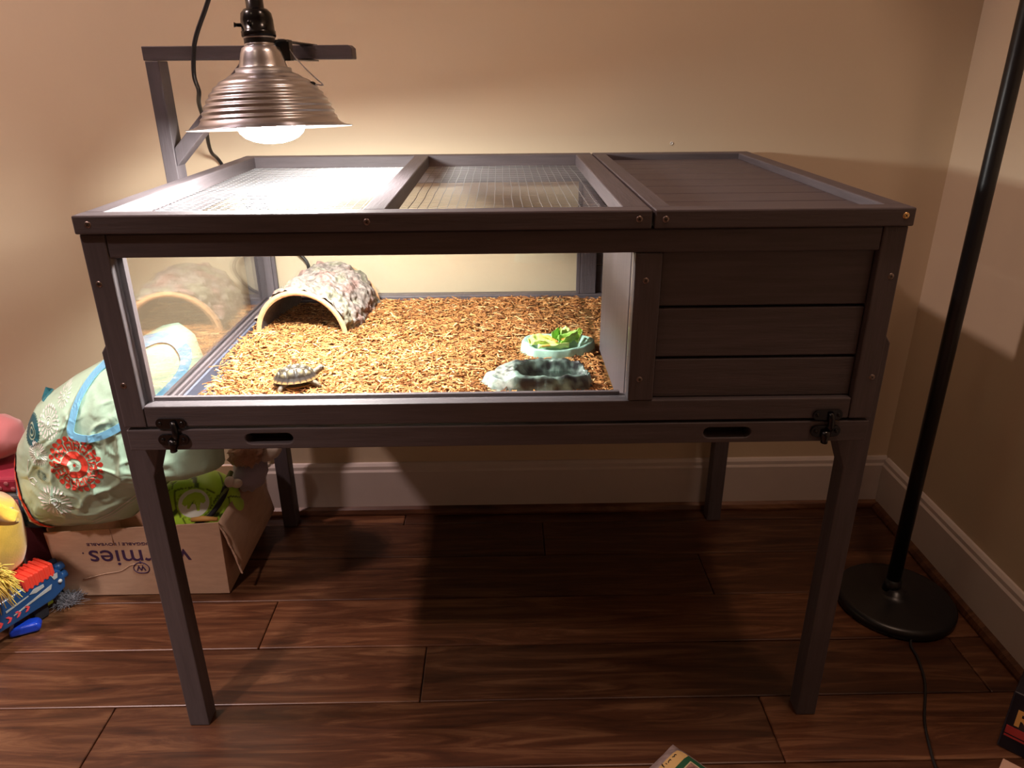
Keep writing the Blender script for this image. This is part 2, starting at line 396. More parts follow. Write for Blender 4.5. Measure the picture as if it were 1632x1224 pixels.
tray = ep('pull_out_tray', slotted(.0016, .9492, TZ0, TZ1, [(.150, .211, .5118, .5268), (.737, .7985, .5118, .5268)], 0, .020), 'wood_x', .0014)
MB().box(.026, W-.026, .0205, DB-.03, .5080, .5115).build('tray_floor', 'liner', tray)
MB().box(.026, .030, .0205, DB-.03, .5116, .5290).build('tray_side', 'liner', tray)
MB().box(W-.030, W-.026, .0205, DB-.03, .5116, .5290).build('tray_side', 'liner', tray)
MB().box(.030, W-.030, DB-.034, DB-.03, .5116, .5290).build('tray_side', 'liner', tray)
MB().box(.030, W-.030, .0292, .0330, .5116, .5290).build('tray_side', 'liner', tray)
MB().box(.148, .213, .0202, .0206, .5100, .5290).build('slot_shade_sheet', 'recess', tray)  # near-black sheets paint the shade inside the open handle slots
MB().box(.735, .8005, .0202, .0206, .5100, .5290).build('slot_shade_sheet', 'recess', tray)
# legs
def leg(side, y0, y1, top):
    X = (lambda x: x) if side < 0 else (lambda x: W-x)
    pts = [(-.0213, .0), (.0092, .0), (.0092, .450), (.023, .488), (.023, .5044), (-.0004, .5044), (-.0004, top), (-.0137, top), (-.0213, top-.011)]
    ep('leg', MB().prism([(X(x), z) for x, z in pts], y0, y1, 'y'), 'wood_z', .0015)
leg(-1, .0272, .0575, .640); leg(1, .0272, .0575, .640); leg(-1, .5815, .612, .640); leg(1, .5815, .612, .640)
# screws
def screw_mesh():
    mb = MB(); mb.lathe([(.0, .0005), (.0022, .0006), (.0036, .0002), (.0040, -.0006)], 16, mtx=Matrix.Rotation(PI/2, 4, 'X'), cap=False); return mb
def screw(x, y, z, m='screw_steel', parent=None, s=1.0):
    parent = parent or enc
    o = screw_mesh().build('screw', m, None, True); root = ROOT(parent); o.parent = parent; o.location = Vector((x, y, z))-root
    o.scale = (s, s, s); o.rotation_euler = (0, random.uniform(0, 1.5), 0)
    c = MB(); c.box(-.0019, .0019, -.00075, -.0004, -.0004, .0004).box(-.0004, .0004, -.00076, -.0004, -.0019, .0019)
    me = c.build('screw_slot', 'recess', None)
    # the cross recess is joined into the screw head mesh
    bm = bmesh.new(); bm.from_mesh(o.data); n = len(bm.faces); bm.from_mesh(me.data); bm.faces.ensure_lookup_table()
    for f in bm.faces[n:]: f.material_index = 1
    bm.to_mesh(o.data); bm.free(); o.data.materials.append(M['recess']); bpy.data.objects.remove(me)
for x, z in [(.006, .724), (.0075, .595), (.650, .721), (.650, .595), (.9405, .723), (.9415, .594)]:
    screw(x+.004 if x < .1 else x, -.0002 if not (.64 < x < .66) else -.0006, z)
# lids
ZL, ZLb, LY0, LY1 = .8045, .7834, -.0070, .6185
def lid_frame(x0, x1, name, bars):
    fr = ep(name, MB().box(x0, x1, LY0, LY0+.026, ZLb, ZL), 'wood_x')
    MB().box(x0, x1, LY1-.026, LY1, ZLb, ZL).build('lid_rail', 'wood_x', fr, bevel=BV)
    for a, b in bars: MB().box(a, b, LY0+.0263, LY1-.0263, ZLb, ZL-.0002).build('lid_rail', 'wood_y', fr, bevel=BV)
    return fr
ml = lid_frame(-.0005, .6515, 'mesh_lid', [(-.0005, .0235), (.3200, .3470), (.6210, .6515)])
sl = lid_frame(.6545, .9515, 'slatted_lid', [(.6545, .6785), (.9265, .9515)])
ed = [.0195, .045, .113, .181, .249, .317, .385, .453, .521, .5915]
for a, b in zip(ed[:-1], ed[1:]): MB().box(.679, .926, a+.0014, b-.0014, ZLb+.001, ZLb+.0105).build('slat', 'wood_x', sl, bevel=.001)
def wires(x0, x1, y0, y1, z):
    mb = MB(); st = .0127; r = .00052
    def wob(x, y): return .0012*noise.noise(Vector((x*9, y*9, 3)))
    nx = int((x1-x0)/st)
    for i in range(1, nx+1):
        x = x0+(x1-x0)*i/(nx+1)
        mb.tube([(x+.0016*noise.noise(Vector((x*30, k*.5, 0))), y0+(y1-y0)*k/14, z+wob(x, y0+(y1-y0)*k/14)) for k in range(15)], r, 4)
    ny = int((y1-y0)/st)
    for j in range(1, ny+1):
        y = y0+(y1-y0)*j/(ny+1)
        mb.tube([(x0+(x1-x0)*k/10, y+.001*noise.noise(Vector((y*30, k*.5, 7))), z+.0009+wob(x0+(x1-x0)*k/10, y)) for k in range(11)], r, 4)
    return mb
tag(wires(.0225, .3205, .0185, .593, ZLb+.0008).build('wire_mesh', 'galvanised', ml), kind='stuff')
tag(wires(.3465, .6215, .0185, .593, ZLb+.0008).build('wire_mesh', 'galvanised', ml), kind='stuff')
for x in (.0165, .329, .637): screw(x, LY0-.0003, .7945, parent=ml)
screw(.667, LY0-.0003, .794, parent=sl); screw(.9405, LY0-.0003, .7955, 'screw_brass', parent=sl)
# latches
def latch(x, mirror=1):
    def cap(cx, cz, hw, r, y0, y1, n=8):
        pts = [(cx-hw+r*math.cos(PI/2+PI*k/n), cz+r*math.sin(PI/2+PI*k/n)) for k in range(n+1)]+[(cx+hw+r*math.cos(-PI/2+PI*k/n), cz+r*math.sin(-PI/2+PI*k/n)) for k in range(n+1)]
        return MB().prism(pts, y0, y1, 'y')
    p = cap(x, .5432, .0120, .0072, -.0022, -.0001).build('latch', 'black_gloss', enc, bevel=.0006)
    cap(x, .5208, .0115, .0080, -.0036, -.0001).build('latch_plate', 'black_gloss', p, bevel=.0008)
    MB().tube([(x+.003*mirror, -.0030, .5465), (x+.0045*mirror, -.0040, .539), (x+.005*mirror, -.0046, .530), (x+.003*mirror, -.0044, .5235)], [.0036, .0042, .0042, .0046], 10).build('hook', 'black_gloss', p, True)
    MB().tube([(x, -.0030, .5205), (x-.0005*mirror, -.0050, .5150), (x-.001*mirror, -.0060, .5095), (x-.001*mirror, -.0056, .5062)], [.0070, .0058, .0042, .0046], 12).build('latch_lever', 'black_gloss', p, True)
    for dx, z, y in ((-.0135, .5435, -.0024), (.0135, .5435, -.0024), (-.013, .5215, -.0043), (.013, .5215, -.0043)):
        MB().blob((x+dx, y, z), (.0027, .0012, .0027), 12).build('screw', 'black_gloss', p, True)
latch(.0605, 1); latch(.8935, 1)

# ------------------------------------------------------------------ lamp bracket
br = empty('lamp_bracket', (-.032, .3675, .745), 'grey wooden lamp bracket with diagonal brace rising from the left side of the enclosure', 'bracket')
MB().box(-.0420, -.0220, .350, .3850, .745, .9665).build('post', 'wood_z', br, bevel=.0012)
MB().box(-.0225, -.0008, .352, .383, .757, .779).build('mounting_block', 'wood_x', br, bevel=.0012)
MB().prism([(-.0435, .967), (.2640, .967), (.2640, .982), (.2590, .9865), (-.0435, .9865)], .350, .3850, 'y').build('arm', 'wood_x', br, bevel=.0012)
MB().prism([(-.0218, .816), (-.0218, .843), (.100, .9668), (.1270, .9668)], .3515, .3835, 'y').build('brace', 'wood_z', br, bevel=.0012)

# ------------------------------------------------------------------ clamp heat lamp
LX, LY = .1755, .2
TLT = Matrix.Translation((LX, LY, .8815)) @ Matrix.Rotation(math.radians(-4.5), 4, 'X') @ Matrix.Rotation(math.radians(-1.9), 4, 'Y') @ Matrix.Translation((-LX, -LY, -.8815))
def tilt(mb): mb.v = [tuple(TLT @ Vector(p)) for p in mb.v]; return mb
lamp = empty('clamp_lamp', (LX, LY, .862), 'glowing heat lamp with ribbed aluminium dome clamped to the bracket over the mesh lid', 'lamp')
prof = [(.1065, .8812), (.1070, .8820), (.1040, .8826), (.0975, .8838), (.0905, .8876), (.0880, .8915)]
zz = .8925
base = [(.0872, .8925), (.0845, .900), (.0808, .909), (.0758, .918), (.069, .928), (.060, .937), (.0495, .9435), (.040, .9480), (.0372, .9495)]
def interp(tab, z):
    for (r0, z0), (r1, z1) in zip(tab[:-1], tab[1:]):
        if z0 <= z <= z1: return r0+(r1-r0)*(z-z0)/(z1-z0)
    return tab[-1][0]
k = 0
while zz < .9490:
    prof.append((interp(base, zz)+.0011*math.sin((zz-.8925)/.0075*2*PI), zz)); zz += .00125
prof += [(.0345, .9510), (.0318, .9535), (.0300, .9580), (.0285, .9640), (.0262, .9730), (.0235, .9795), (.0200, .9815)]
tilt(MB().lathe(prof, 72, LX, LY, cap=False)).build('lamp_shade', 'aluminium', lamp, True)
inner = [(r-.0012, z+(.0008 if i < 3 else -.0008)) for i, (r, z) in enumerate(prof)]
inner = [(.1063, .8811)]+[(max(.004, interp(base, z)-.0018) if z > .893 else r-.0015, z) for r, z in [(.0975, .8830), (.0905, .8868), (.086, .8925), (.083, .900), (.079, .909), (.074, .918), (.067, .928), (.058, .937), (.047, .9442), (.036, .950), (.020, .955)]]
tilt(MB().lathe(inner, 72, LX, LY, cap=False)).build('shade_lining', 'aluminium_inner', lamp, True)
b = [(.0005, .8620), (.012, .8626), (.024, .8652), (.034, .8697), (.0405, .8755), (.0435, .882), (.0425, .889)]
bulb = tilt(MB().lathe(b, 48, LX, LY, cap=False)).build('bulb', 'bulb_glass', lamp, True)
area('bulb_beam', tuple(TLT @ Vector((LX, LY, .8610))), .080, 10.5, (1.0, .98, .93), PI, (math.radians(-4.5), math.radians(-1.9), 0))   # the reflector bulb's downward beam
tilt(MB().lathe([(.0425, .889), (.038, .900), (.026, .920), (.017, .935), (.0145, .955)], 36, LX, LY, cap=False)).build('bulb_neck', 'aluminium_inner', lamp, True)
tilt(MB().lathe([(.0195, .9805), (.0200, .9835), (.0192, .9845), (.0192, .9905), (.0202, .9915), (.0195, .9925)], 32, LX, LY, cap=False)).build('collar', 'aluminium', lamp, True)
tilt(MB().lathe([(.0193, .984), (.0194, .9845), (.0194, .990), (.0193, .9905)], 24, LX, LY, cap=False)).build('collar_band', 'black_satin', lamp, True)
tilt(MB().lathe([(.0190, .9915), (.0214, .9930), (.0216, .9990), (.0205, .9995), (.0203, 1.012), (.0190, 1.0200), (.0150, 1.0245), (.0110, 1.0258), (.0108, 1.050), (.0085, 1.056), (.004, 1.058)], 32, LX, LY)).build('socket', 'black_gloss', lamp, True)
tilt(MB().tube([(LX-.019, LY-.006, 1.0065), (LX-.0245, LY-.009, 1.0065), (LX-.027, LY-.010, 1.0068)], [.0022, .0022, .0034], 10)).build('switch', 'black_gloss', lamp, True)
tilt(MB().blob((LX-.004, LY-.0203, 1.007), (.0032, .002, .0032), 12)).build('rivet', 'black_gloss', lamp, True)
MB().tube(bez([(.190, .228, .990), (.200, .230, .9885), (.207, .222, .975), (.228, .206, .954), (.2475, .200, .937), (.2495, .199, .9345), (.243, .199, .935), (.236, .200, .936)], 5), .0009, 6).build('bail_wire', 'aluminium', lamp, True)
MB().blob((.2360, .200, .9360), (.0045, .0035, .003), 12).build('bail_rivet', 'recess', lamp, True)
cl = MB(); cl.box(LX+.012, LX+.030, .212, .39, .9866, .9885); cl.box(LX+.012, LX+.030, .222, .39, .9648, .9667); cl.box(LX+.008, LX+.030, .222, .240, .9640, .9895)
cl.build('spring_clamp', 'black_satin', lamp, bevel=.0006)
MB().tube(bez([(LX-.006, LY+.024, 1.053), (LX-.010, LY+.034, 1.12), (.150, .24, 1.175), (.105, .29, 1.155), (.084, .325, 1.07), (.0455, .335, 1.0), (.0370, .335, .973), (.0330, .335, .945),
               (.0300, .352, .925), (.0110, .395, .905), (-.005, .45, .872), (-.0440, .56, .82), (-.0545, .632, .790), (-.02, .636, .71), (.045, .632, .640), (.090, .630, .590), (.06, .630, .540), (-.005, .632, .515),
               (-.05, .632, .46), (-.064, .632, .30), (-.075, .630, .12), (-.10, .615, .02)], 6), .0033, 8).build('power_cord', 'black_rubber', lamp, True)

# ------------------------------------------------------------------ wood chip bedding
def hgt(x, y): return .5255+.0035*noise.noise(Vector((x*11, y*11, 0)))+.002*noise.noise(Vector((x*40, y*40, 4)))+.006*max(0, (y-.35)/.25)*max(0, min(1, (x-.15)/.1))
def xe(y): return max(.032, .066-.105*y)+.006*noise.noise(Vector((0, y*30, 2)))
bed = MB()
def bcol():
    t = random.random(); v = random.uniform(.75, 1.2)
    if t < .10: c = (.60, .41, .19)
    elif t < .55: c = (.45, .210, .070)
    elif t < .86: c = (.32, .128, .040)
    else: c = (.15, .055, .02)
    return tuple(min(1, q*v) for q in c)
def chipdist(n, xr, yr, top=0, sc_=1.0):
    for _ in range(n):
        x = random.uniform(*xr); y = random.uniform(*yr)
        if x < xe(y)+random.uniform(-.01, .012): continue
        if math.hypot((x-.545)/.064, (y-.163)/.040) < 1 or math.hypot((x-.568)/.056, (y-.29)/.033) < 1: continue
        h = hgt(x, y)+random.uniform(-.001, .003)+top
        L_ = random.choice((.006, .008, .010, .012, .015, .019))*random.uniform(.7, 1.15)*sc_; w_ = random.uniform(.0012, .0036)*(1.4 if random.random() < .08 else 1); t_ = random.uniform(.0005, .0013)
        a = random.gauss(0, .9) if random.random() < .6 else random.uniform(0, PI); pit = random.gauss(0, .22); rol = random.gauss(0, .5)
        m = Matrix.Translation((x, y, h)) @ Matrix.Rotation(a, 4, 'Z') @ Matrix.Rotation(pit, 4, 'Y') @ Matrix.Rotation(rol, 4, 'X')
        ta = random.uniform(.3, .9)
        vs = [m @ Vector(p) for p in ((-L_/2, -w_/2*ta, -t_/2), (-L_/2, w_/2*ta, -t_/2), (0, -w_/2, t_*.6), (0, w_/2, t_*.6), (L_/2, -w_/2*ta, -t_/2), (L_/2, w_/2*ta*.5, -t_/2),
                                      (-L_/2, 0, t_/2), (0, 0, t_*1.4), (L_/2, 0, t_/2))]
        bed.add(vs, [(0, 2, 7, 6), (6, 7, 3, 1), (2, 4, 8, 7), (7, 8, 5, 3), (0, 6, 1), (4, 5, 8), (0, 1, 3, 2), (2, 3, 5, 4)], bcol())
def base_fn(u, v):
    y = .034+(.582-.034)*v; x0 = xe(y)+.006; x = x0+(.675-x0)*u
    edge = min(1, u/.03)*min(1, max(.0, (math.hypot((x-.545)/.07, (y-.163)/.045)-.75)*4))*min(1, max(.0, (math.hypot((x-.568)/.06, (y-.29)/.037)-.75)*4))
    return Vector((x, y, .5118+(hgt(x, y)-.002-.5118)*edge))
bed.grid(base_fn, 120, 110, col=lambda p: (.17*random.uniform(.6, 1.2), .07, .02))
chipdist(17000, (.03, .632), (.0365, .580), 0, 1.2)
chipdist(700, (.645, .68), (.28, .575))
for _ in range(60):   # loose chips on the bare liner strip
    y = random.uniform(.06, .5); x = random.uniform(.034, max(.04, xe(y)))
    m = Matrix.Translation((x, y, .5128)) @ Matrix.Rotation(random.uniform(0, PI), 4, 'Z'); bed.box(-.005, .005, -.0007, .0007, -.0004, .0005, m, bcol())
for _ in range(26):   # crumbs on the lip of the front rail
    m = Matrix.Translation((random.uniform(.07, .62), random.uniform(.0265, .0275), ZBR+.0006)) @ Matrix.Rotation(random.uniform(0, PI), 4, 'Z'); bed.box(-.0015, .0015, -.0005, .0005, -.0003, .0004, m, bcol())
bd = bed.build('wood_chip_bedding', 'bedding'); tag(bd, 'orange-brown shredded wood chip bedding spread over the tray of the glazed compartment', 'bedding', kind='stuff')

# ------------------------------------------------------------------ half log hide
HC = Vector((.1265, .395, .519)); HA = math.atan2(-.023, .159)
hm = Matrix.Translation(HC) @ Matrix.Rotation(HA, 4, 'Z')
HR, HH, HL = .083, .083, .185
def hout(u, v):
    a = PI*u; y = v*HL
    d = Vector((math.cos(a), math.sin(a), 0))
    n = noise.fractal(Vector((a*3.2, y*34, 1.5)), 1.0, 2.0, 5)*.0085-abs(noise.noise(Vector((a*6, y*75, 9))))*.007+.002+.004*math.sin(v*PI*.9)+.005*v
    r = 1+n/HR
    return hm @ Vector((-math.cos(a)*HR*r, y+.003*noise.noise(Vector((a*5, v, 0)))*(v < .02), math.sin(a)*HH*r))
def hcol(p):
    n = noise.noise(p*28); n2 = noise.noise(p*160); q = hm.inverted() @ p
    c = Vector((.30, .25, .22))
    if n > .12: c = c.lerp(Vector((.36, .20, .17)), min(.7, (n-.12)*3))
    elif n < -.14: c = c.lerp(Vector((.32, .32, .21)), min(.6, (-n-.14)*3))
    return tuple(c*(.85+.75*n2))
hide = MB().grid(hout, 110, 90, col=hcol).build('half_log_hide', 'bark', None, True)
hide.location = (0, 0, 0)
tag(hide, 'half-log reptile hide with rough bark top and dark arched opening in the back left corner', 'reptile hide')
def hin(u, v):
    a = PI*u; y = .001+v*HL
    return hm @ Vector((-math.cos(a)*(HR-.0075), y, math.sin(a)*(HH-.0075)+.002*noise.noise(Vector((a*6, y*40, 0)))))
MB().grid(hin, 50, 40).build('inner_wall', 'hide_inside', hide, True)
def hrim(u, v):
    a = PI*u; r = HR-.0078+.0095*v
    return hm @ Vector((-math.cos(a)*r, -.0022*math.sin(PI*v)+.0005, math.sin(a)*(r+HH-HR)+.0006*noise.noise(Vector((a*12, v*3, 0)))))
MB().grid(hrim, 60, 7).build('arch_rim', 'hide_rim', hide, True)
def hrim2(u, v):
    a = PI*u; r = HR-.0078+.014*v
    return hm @ Vector((-math.cos(a)*r, HL+.001*math.sin(PI*v), math.sin(a)*(r+HH-HR)))
MB().grid(hrim2, 60, 4).build('rear_rim', 'hide_rim', hide, True)

# ------------------------------------------------------------------ tortoise
TC = Vector((.177, .157, .5325)); TA = math.atan2(.34, .94)
tm = Matrix.Translation(TC) @ Matrix.Rotation(TA, 4, 'Z')
verts = [(-.024, 0, .002), (-.033, 0, -.001), (0, 0, .006), (.022, 0, .007), (.031, .001, .0125), (.0375, .002, .0165), (.0425, .003, .0165),
         (.020, .014, .004), (.028, .020, -.001), (.031, .022, -.007), (.020, -.014, .004), (.029, -.020, -.001), (.033, -.021, -.007),
         (-.018, .014, .003), (-.025, .020, -.002), (-.027, .022, -.007), (-.018, -.014, .003), (-.025, -.020, -.002), (-.026, -.023, -.007)]
edges_ = [(2, 0), (0, 1), (2, 3), (3, 4), (4, 5), (5, 6), (2, 7), (7, 8), (8, 9), (2, 10), (10, 11), (11, 12), (2, 13), (13, 14), (14, 15), (2, 16), (16, 17), (17, 18)]
rad = [.008, .0022, .012, .008, .0045, .0060, .0040] + [.005, .0040, .0036]*4
me = bpy.data.meshes.new('tortoise'); me.from_pydata([tuple((tm @ Vector(v))-TC) for v in verts], edges_, [])
tor = bpy.data.objects.new('tortoise', me); C.objects.link(tor); tor.location = TC; me.materials.append(M['tortoise_skin'])
sk = tor.modifiers.new('skin', 'SKIN')
for i, r in enumerate(rad):
    s = me.skin_vertices[0].data[i]; s.radius = (r, r); s.use_root = (i == 2)
sb = tor.modifiers.new('sub', 'SUBSURF'); sb.levels = 2; sb.render_levels = 2; sk.use_smooth_shade = True
tag(tor, 'small dark-shelled tortoise walking on the wood chips with its head raised', 'tortoise')
sc_pts = [(-.86, 0), (-.48, 0), (-.02, 0), (.42, 0), (.80, 0)]+[(x, s*.60) for x in (-.62, -.22, .22, .62) for s in (-1, 1)]
def scute(u, v):
    ds = sorted((math.hypot((u-a)*1.05, (v-b)*.95), i) for i, (a, b) in enumerate(sc_pts)); return ds[0][0], ds[1][0]-ds[0][0]
def shell(uu, vv):
    a = 2*PI*uu; r = vv
    u = math.cos(a)*r; v = math.sin(a)*r
    if r < .86: z = math.sqrt(max(0, 1-(r/.97)**2.3))*.0215+.0022
    else: z = .0215*math.sqrt(max(0, 1-(.86/.97)**2.3))+.0022-(r-.86)*.046
    d1, d2 = scute(u, v)
    if r < .84: z += .0022*min(1, max(0, d2)/.16)+.0010*max(0, 1-d1/.22)
    else: z += .0006*abs(math.sin(a*11))
    w_ = 1+.05*(r > .86)*(r-.86)/.14
    return tm @ Vector((u*.0315*w_, v*.0245*w_, z))
def shcol(uu, vv):
    a = 2*PI*uu; u = math.cos(a)*vv; v = math.sin(a)*vv; d1, d2 = scute(u, v)
    if vv < .84:
        c = Vector((.055, .04, .03)).lerp(Vector((.30, .25, .13)), max(0, 1-d1/.21)**1.1)
        c = c*(.75+.25*math.sin(d1*70)) if d1 > .12 else c
        if d2 < .05: c = Vector((.018, .014, .012))
        elif d2 < .09: c = c.lerp(Vector((.36, .28, .14)), .35)
    else:
        c = Vector((.04, .03, .025)).lerp(Vector((.55, .30, .10)), max(0, (vv-.93)/.07)) if abs(math.sin(a*11)) > .25 else Vector((.02, .015, .012))
    return tuple(c*.6)
sm = MB(); nu, nv = 110, 46
vs = [shell(i/nu, .02+.98*j/(nv-1)) for i in range(nu) for j in range(nv)]
fs = [(i*nv+j, ((i+1) % nu)*nv+j, ((i+1) % nu)*nv+j+1, i*nv+j+1) for i in range(nu) for j in range(nv-1)]+[tuple(i*nv for i in range(nu))]
sm.add(vs, fs, [shcol(i/nu, .02+.98*j/(nv-1)) for i in range(nu) for j in range(nv)])
sm.build('carapace', 'tortoise_shell', tor, True)
MB().grid(lambda u, v: tm @ Vector((math.cos(2*PI*u)*.031*v, math.sin(2*PI*u)*.024*v, -.0035+.004*v**6)), 40, 8, True).build('plastron', 'tan_plastic', tor, True)
e = MB()
for s in (-1, 1): e.blob(tuple(tm @ Vector((.0400, .003+s*.0048, .0178))), (.0011, .0011, .0011), 10)
e.build('eye', 'black_gloss', tor, True)

# ------------------------------------------------------------------ dishes
def dish(name, cx, cy, outline, zfn, m, colfn, nu=96, nv=40):
    def fn(i, j):
        a = 2*PI*i/nu; r = j/(nv-1)*1.0; R = outline(a)
        x, y = cx+math.cos(a)*R[0]*r, cy+math.sin(a)*R[1]*r
        return Vector((x, y, zfn(r, a, x, y)))
    mb = MB(); vs = [fn(i, j) for i in range(nu) for j in range(1, nv)]
    fs = [(i*(nv-1)+j, ((i+1) % nu)*(nv-1)+j, ((i+1) % nu)*(nv-1)+j+1, i*(nv-1)+j+1) for i in range(nu) for j in range(nv-2)]+[tuple(i*(nv-1) for i in range(nu))]
    cols = [colfn((j)/(nv-1), 2*PI*i/nu, vs[i*(nv-1)+j-1]) for i in range(nu) for j in range(1, nv)]
    mb.add(vs, fs, cols); return mb.build(name, m, None, True)
def ss(a, b, x): t = max(0, min(1, (x-a)/(b-a))); return t*t*(3-2*t)
def sq(a, n=3.2): return 1/(abs(math.cos(a))**n+abs(math.sin(a))**n)**(1/n)
wx, wy = .548, .163
def w_out(a):
    k = sq(a, 3.0)*(1+.09*noise.noise(Vector((math.cos(a)*2.5, math.sin(a)*2.5, 5)))+.04*noise.noise(Vector((math.cos(a)*7, math.sin(a)*7, 2))))
    left = max(0, -math.cos(a))**2.0
    return (k*(.064+.040*left), k*(.043-.006*left))
def w_z(r, a, x, y):
    n = noise.noise(Vector((x*55, y*55, 1)))*.0052+noise.noise(Vector((x*150, y*150, 1)))*.0026
    bx = (x-(wx+.006))/.053; by = (y-wy)/.029; d = (abs(bx)**3.2+abs(by)**3.2)**(1/3.2)
    z = .5225+.0250*ss(.76, 1.10, d)+n*(1 if d > .8 else .3)
    if x < wx-.05: z = min(z, .5470+.22*(x-(wx-.05)))+n*.8
    return max(.5185, z-(z-.5205)*ss(.86, 1.0, r))
def w_c(r, a, p):
    n = noise.noise(p*55); n2 = noise.noise(p*130+Vector((4, 0, 0)))
    c = Vector((.018, .020, .022)).lerp(Vector((.22, .32, .27)), max(0, min(1, .42+n*1.5+n2*.8)))
    if p.z < .530 and r < .8: c = Vector((.05, .06, .055)).lerp(Vector((.12, .15, .13)), max(0, min(1, .5+n2)))
    if p.x < wx-.052: c = c.lerp(Vector((.42, .45, .40)), max(0, min(1, .55+.9*n2)))
    return tuple(c)
wd = dish('water_dish', wx, wy, w_out, w_z, 'resin_dark', w_c, 130, 56)
tag(wd, 'dark green rock-like resin water dish with a sloping ramp sunk into the chips', 'water dish')
MB().grid(lambda u, v: Vector((wx+.004+math.cos(2*PI*u)*sq(2*PI*u, 3.5)*.0515*v, wy+math.sin(2*PI*u)*sq(2*PI*u, 3.5)*.0268*v, .5315)), 48, 4, True).build('water', 'water', wd, True)
fx, fy = .568, .290
def f_out(a):
    k = 1+.06*math.sin(3*a+.6)+.10*noise.noise(Vector((math.cos(a)*2.2, math.sin(a)*2.2, 9)))+.08*max(0, math.cos(a-.1))**6
    return (.0600*k, .0345*k)
def f_z(r, a, x, y):
    n = noise.noise(Vector((x*60, y*60, 3)))*.0014
    z = .5250+.0175*ss(.35, .90, r)+n+.004*math.sin(a)*r
    return z-(z-.520)*ss(.93, 1.0, r)
fd = dish('food_dish', fx, fy, f_out, f_z, 'resin_light', lambda r, a, p: tuple(Vector((.34, .56, .46))*(1+.35*noise.noise(p*50))), 90, 36)
tag(fd, 'pale green resin food dish holding lettuce and carrot behind the water dish', 'food dish')
def leaf(cx, cy, cz, L_, w_, rz, tilt, curl, m, lab, seed):
    mt = Matrix.Translation((cx, cy, cz)) @ Matrix.Rotation(rz, 4, 'Z') @ Matrix.Rotation(tilt, 4, 'Y')
    def fn(u, v):
        x = (u-.5)*L_; wv = w_*math.sin(PI*min(1, .12+.86*u))**.6; y = (v-.5)*wv
        z = curl*(abs(v-.5)*2)**2*.012+.0032*noise.noise(Vector((u*5, v*5, seed)))+.0020*math.sin(v*16+seed+u*6)*abs(v-.5)*2-.008*curl*(u-.5)**2
        return mt @ Vector((x, y, z))
    o = MB().grid(fn, 22, 14).build('lettuce_leaf', m, None, True)
    s = o.modifiers.new('solid', 'SOLIDIFY'); s.thickness = .0007
    tag(o, lab, 'lettuce', 'lettuce pieces in the food dish'); return o
leaf(.543, .288, .5405, .042, .034, .5, .10, .8, 'lettuce', 'broad pale yellow-green lettuce leaf at the left of the food dish', 1)
leaf(.562, .269, .5400, .050, .014, .05, .0, .6, 'lettuce', 'long pale lettuce strip along the front edge of the food dish', 2)
leaf(.571, .300, .5435, .030, .016, 1.2, -.35, 1.2, 'lettuce_dark', 'crinkled green lettuce piece standing in the middle of the food dish', 3)
leaf(.590, .283, .5435, .034, .017, .35, -.30, 1.3, 'lettuce_dark', 'darker green lettuce piece at the front right of the food dish', 4)
leaf(.607, .293, .5480, .022, .012, 1.0, -.7, 1.0, 'lettuce', 'upright light green lettuce tip at the right end of the food dish', 5)
leaf(.584, .314, .5440, .018, .013, .2, -.1, 1.0, 'lettuce', 'small round lettuce scrap at the back of the food dish', 6)
for (x, y, z, L_, a, t, lab) in [(.548, .303, .5470, .030, -.45, .05, 'carrot stick lying across the back left of the food dish'), (.560, .285, .5490, .030, -1.05, .06, 'carrot stick pointing to the front in the middle of the food dish'),
                         (.598, .296, .5500, .020, .45, -.1, 'short carrot stick beside the upright leaf tip at right'), (.549, .263, .5455, .014, .1, 0, 'carrot chip on the front left rim of the food dish'),
                         (.583, .286, .5495, .018, .7, -.1, 'thin carrot strip lying on the darker lettuce piece')]:
    m_ = Matrix.Translation((x, y, z)) @ Matrix.Rotation(a, 4, 'Z') @ Matrix.Rotation(t, 4, 'Y')
    o = MB().box(-L_/2, L_/2, -.0026, .0026, -.0010, .0010, m_).build('carrot_stick', 'carrot', None, bevel=.0006); tag(o, lab, 'carrot', 'carrot pieces in the food dish')

# ------------------------------------------------------------------ floor lamp (its head is above the frame)
FX, FY = 1.222, .300
fl_ = empty('floor_lamp', (FX, FY, 0), 'tall black floor lamp with round weighted base in the right corner', 'lamp')
MB().lathe([(.001, 0), (.102, 0), (.106, .004), (.106, .014), (.102, .019), (.096, .0205), (.03, .0215), (.018, .026), (.014, .033), (.001, .034)], 64, FX+.004, FY-.012, cap=False).build('lamp_base', 'black_satin', fl_, True)
MB().tube([(FX, FY, .02), (FX, FY, .6), (FX, FY, 1.2), (FX, FY, 1.61)], .0125, 20).build('pole', 'black_satin', fl_, True)
MB().tube([(FX, FY, .022), (FX, FY, .05)], [.0165, .0145], 20).build('pole_sleeve', 'black_satin', fl_, True)
MB().lathe([(.020, 1.605), (.055, 1.62), (.085, 1.65), (.10, 1.695), (.098, 1.695), (.083, 1.653), (.053, 1.624), (.001, 1.61)], 40, FX, FY, cap=False).build('lamp_head', 'black_satin', fl_, True)
MB().tube(bez([(1.222, .176+.03, .012), (1.201, .176, .0025), (1.196, .141, .0022), (1.178, .084, .0022), (1.137, .008, .0022), (1.116, -.05, .0022), (1.108, -.08, .0022), (1.09, -.16, .0022), (1.08, -.35, .0022)], 8), .0022, 8).build('power_cord', 'black_rubber', fl_, True)

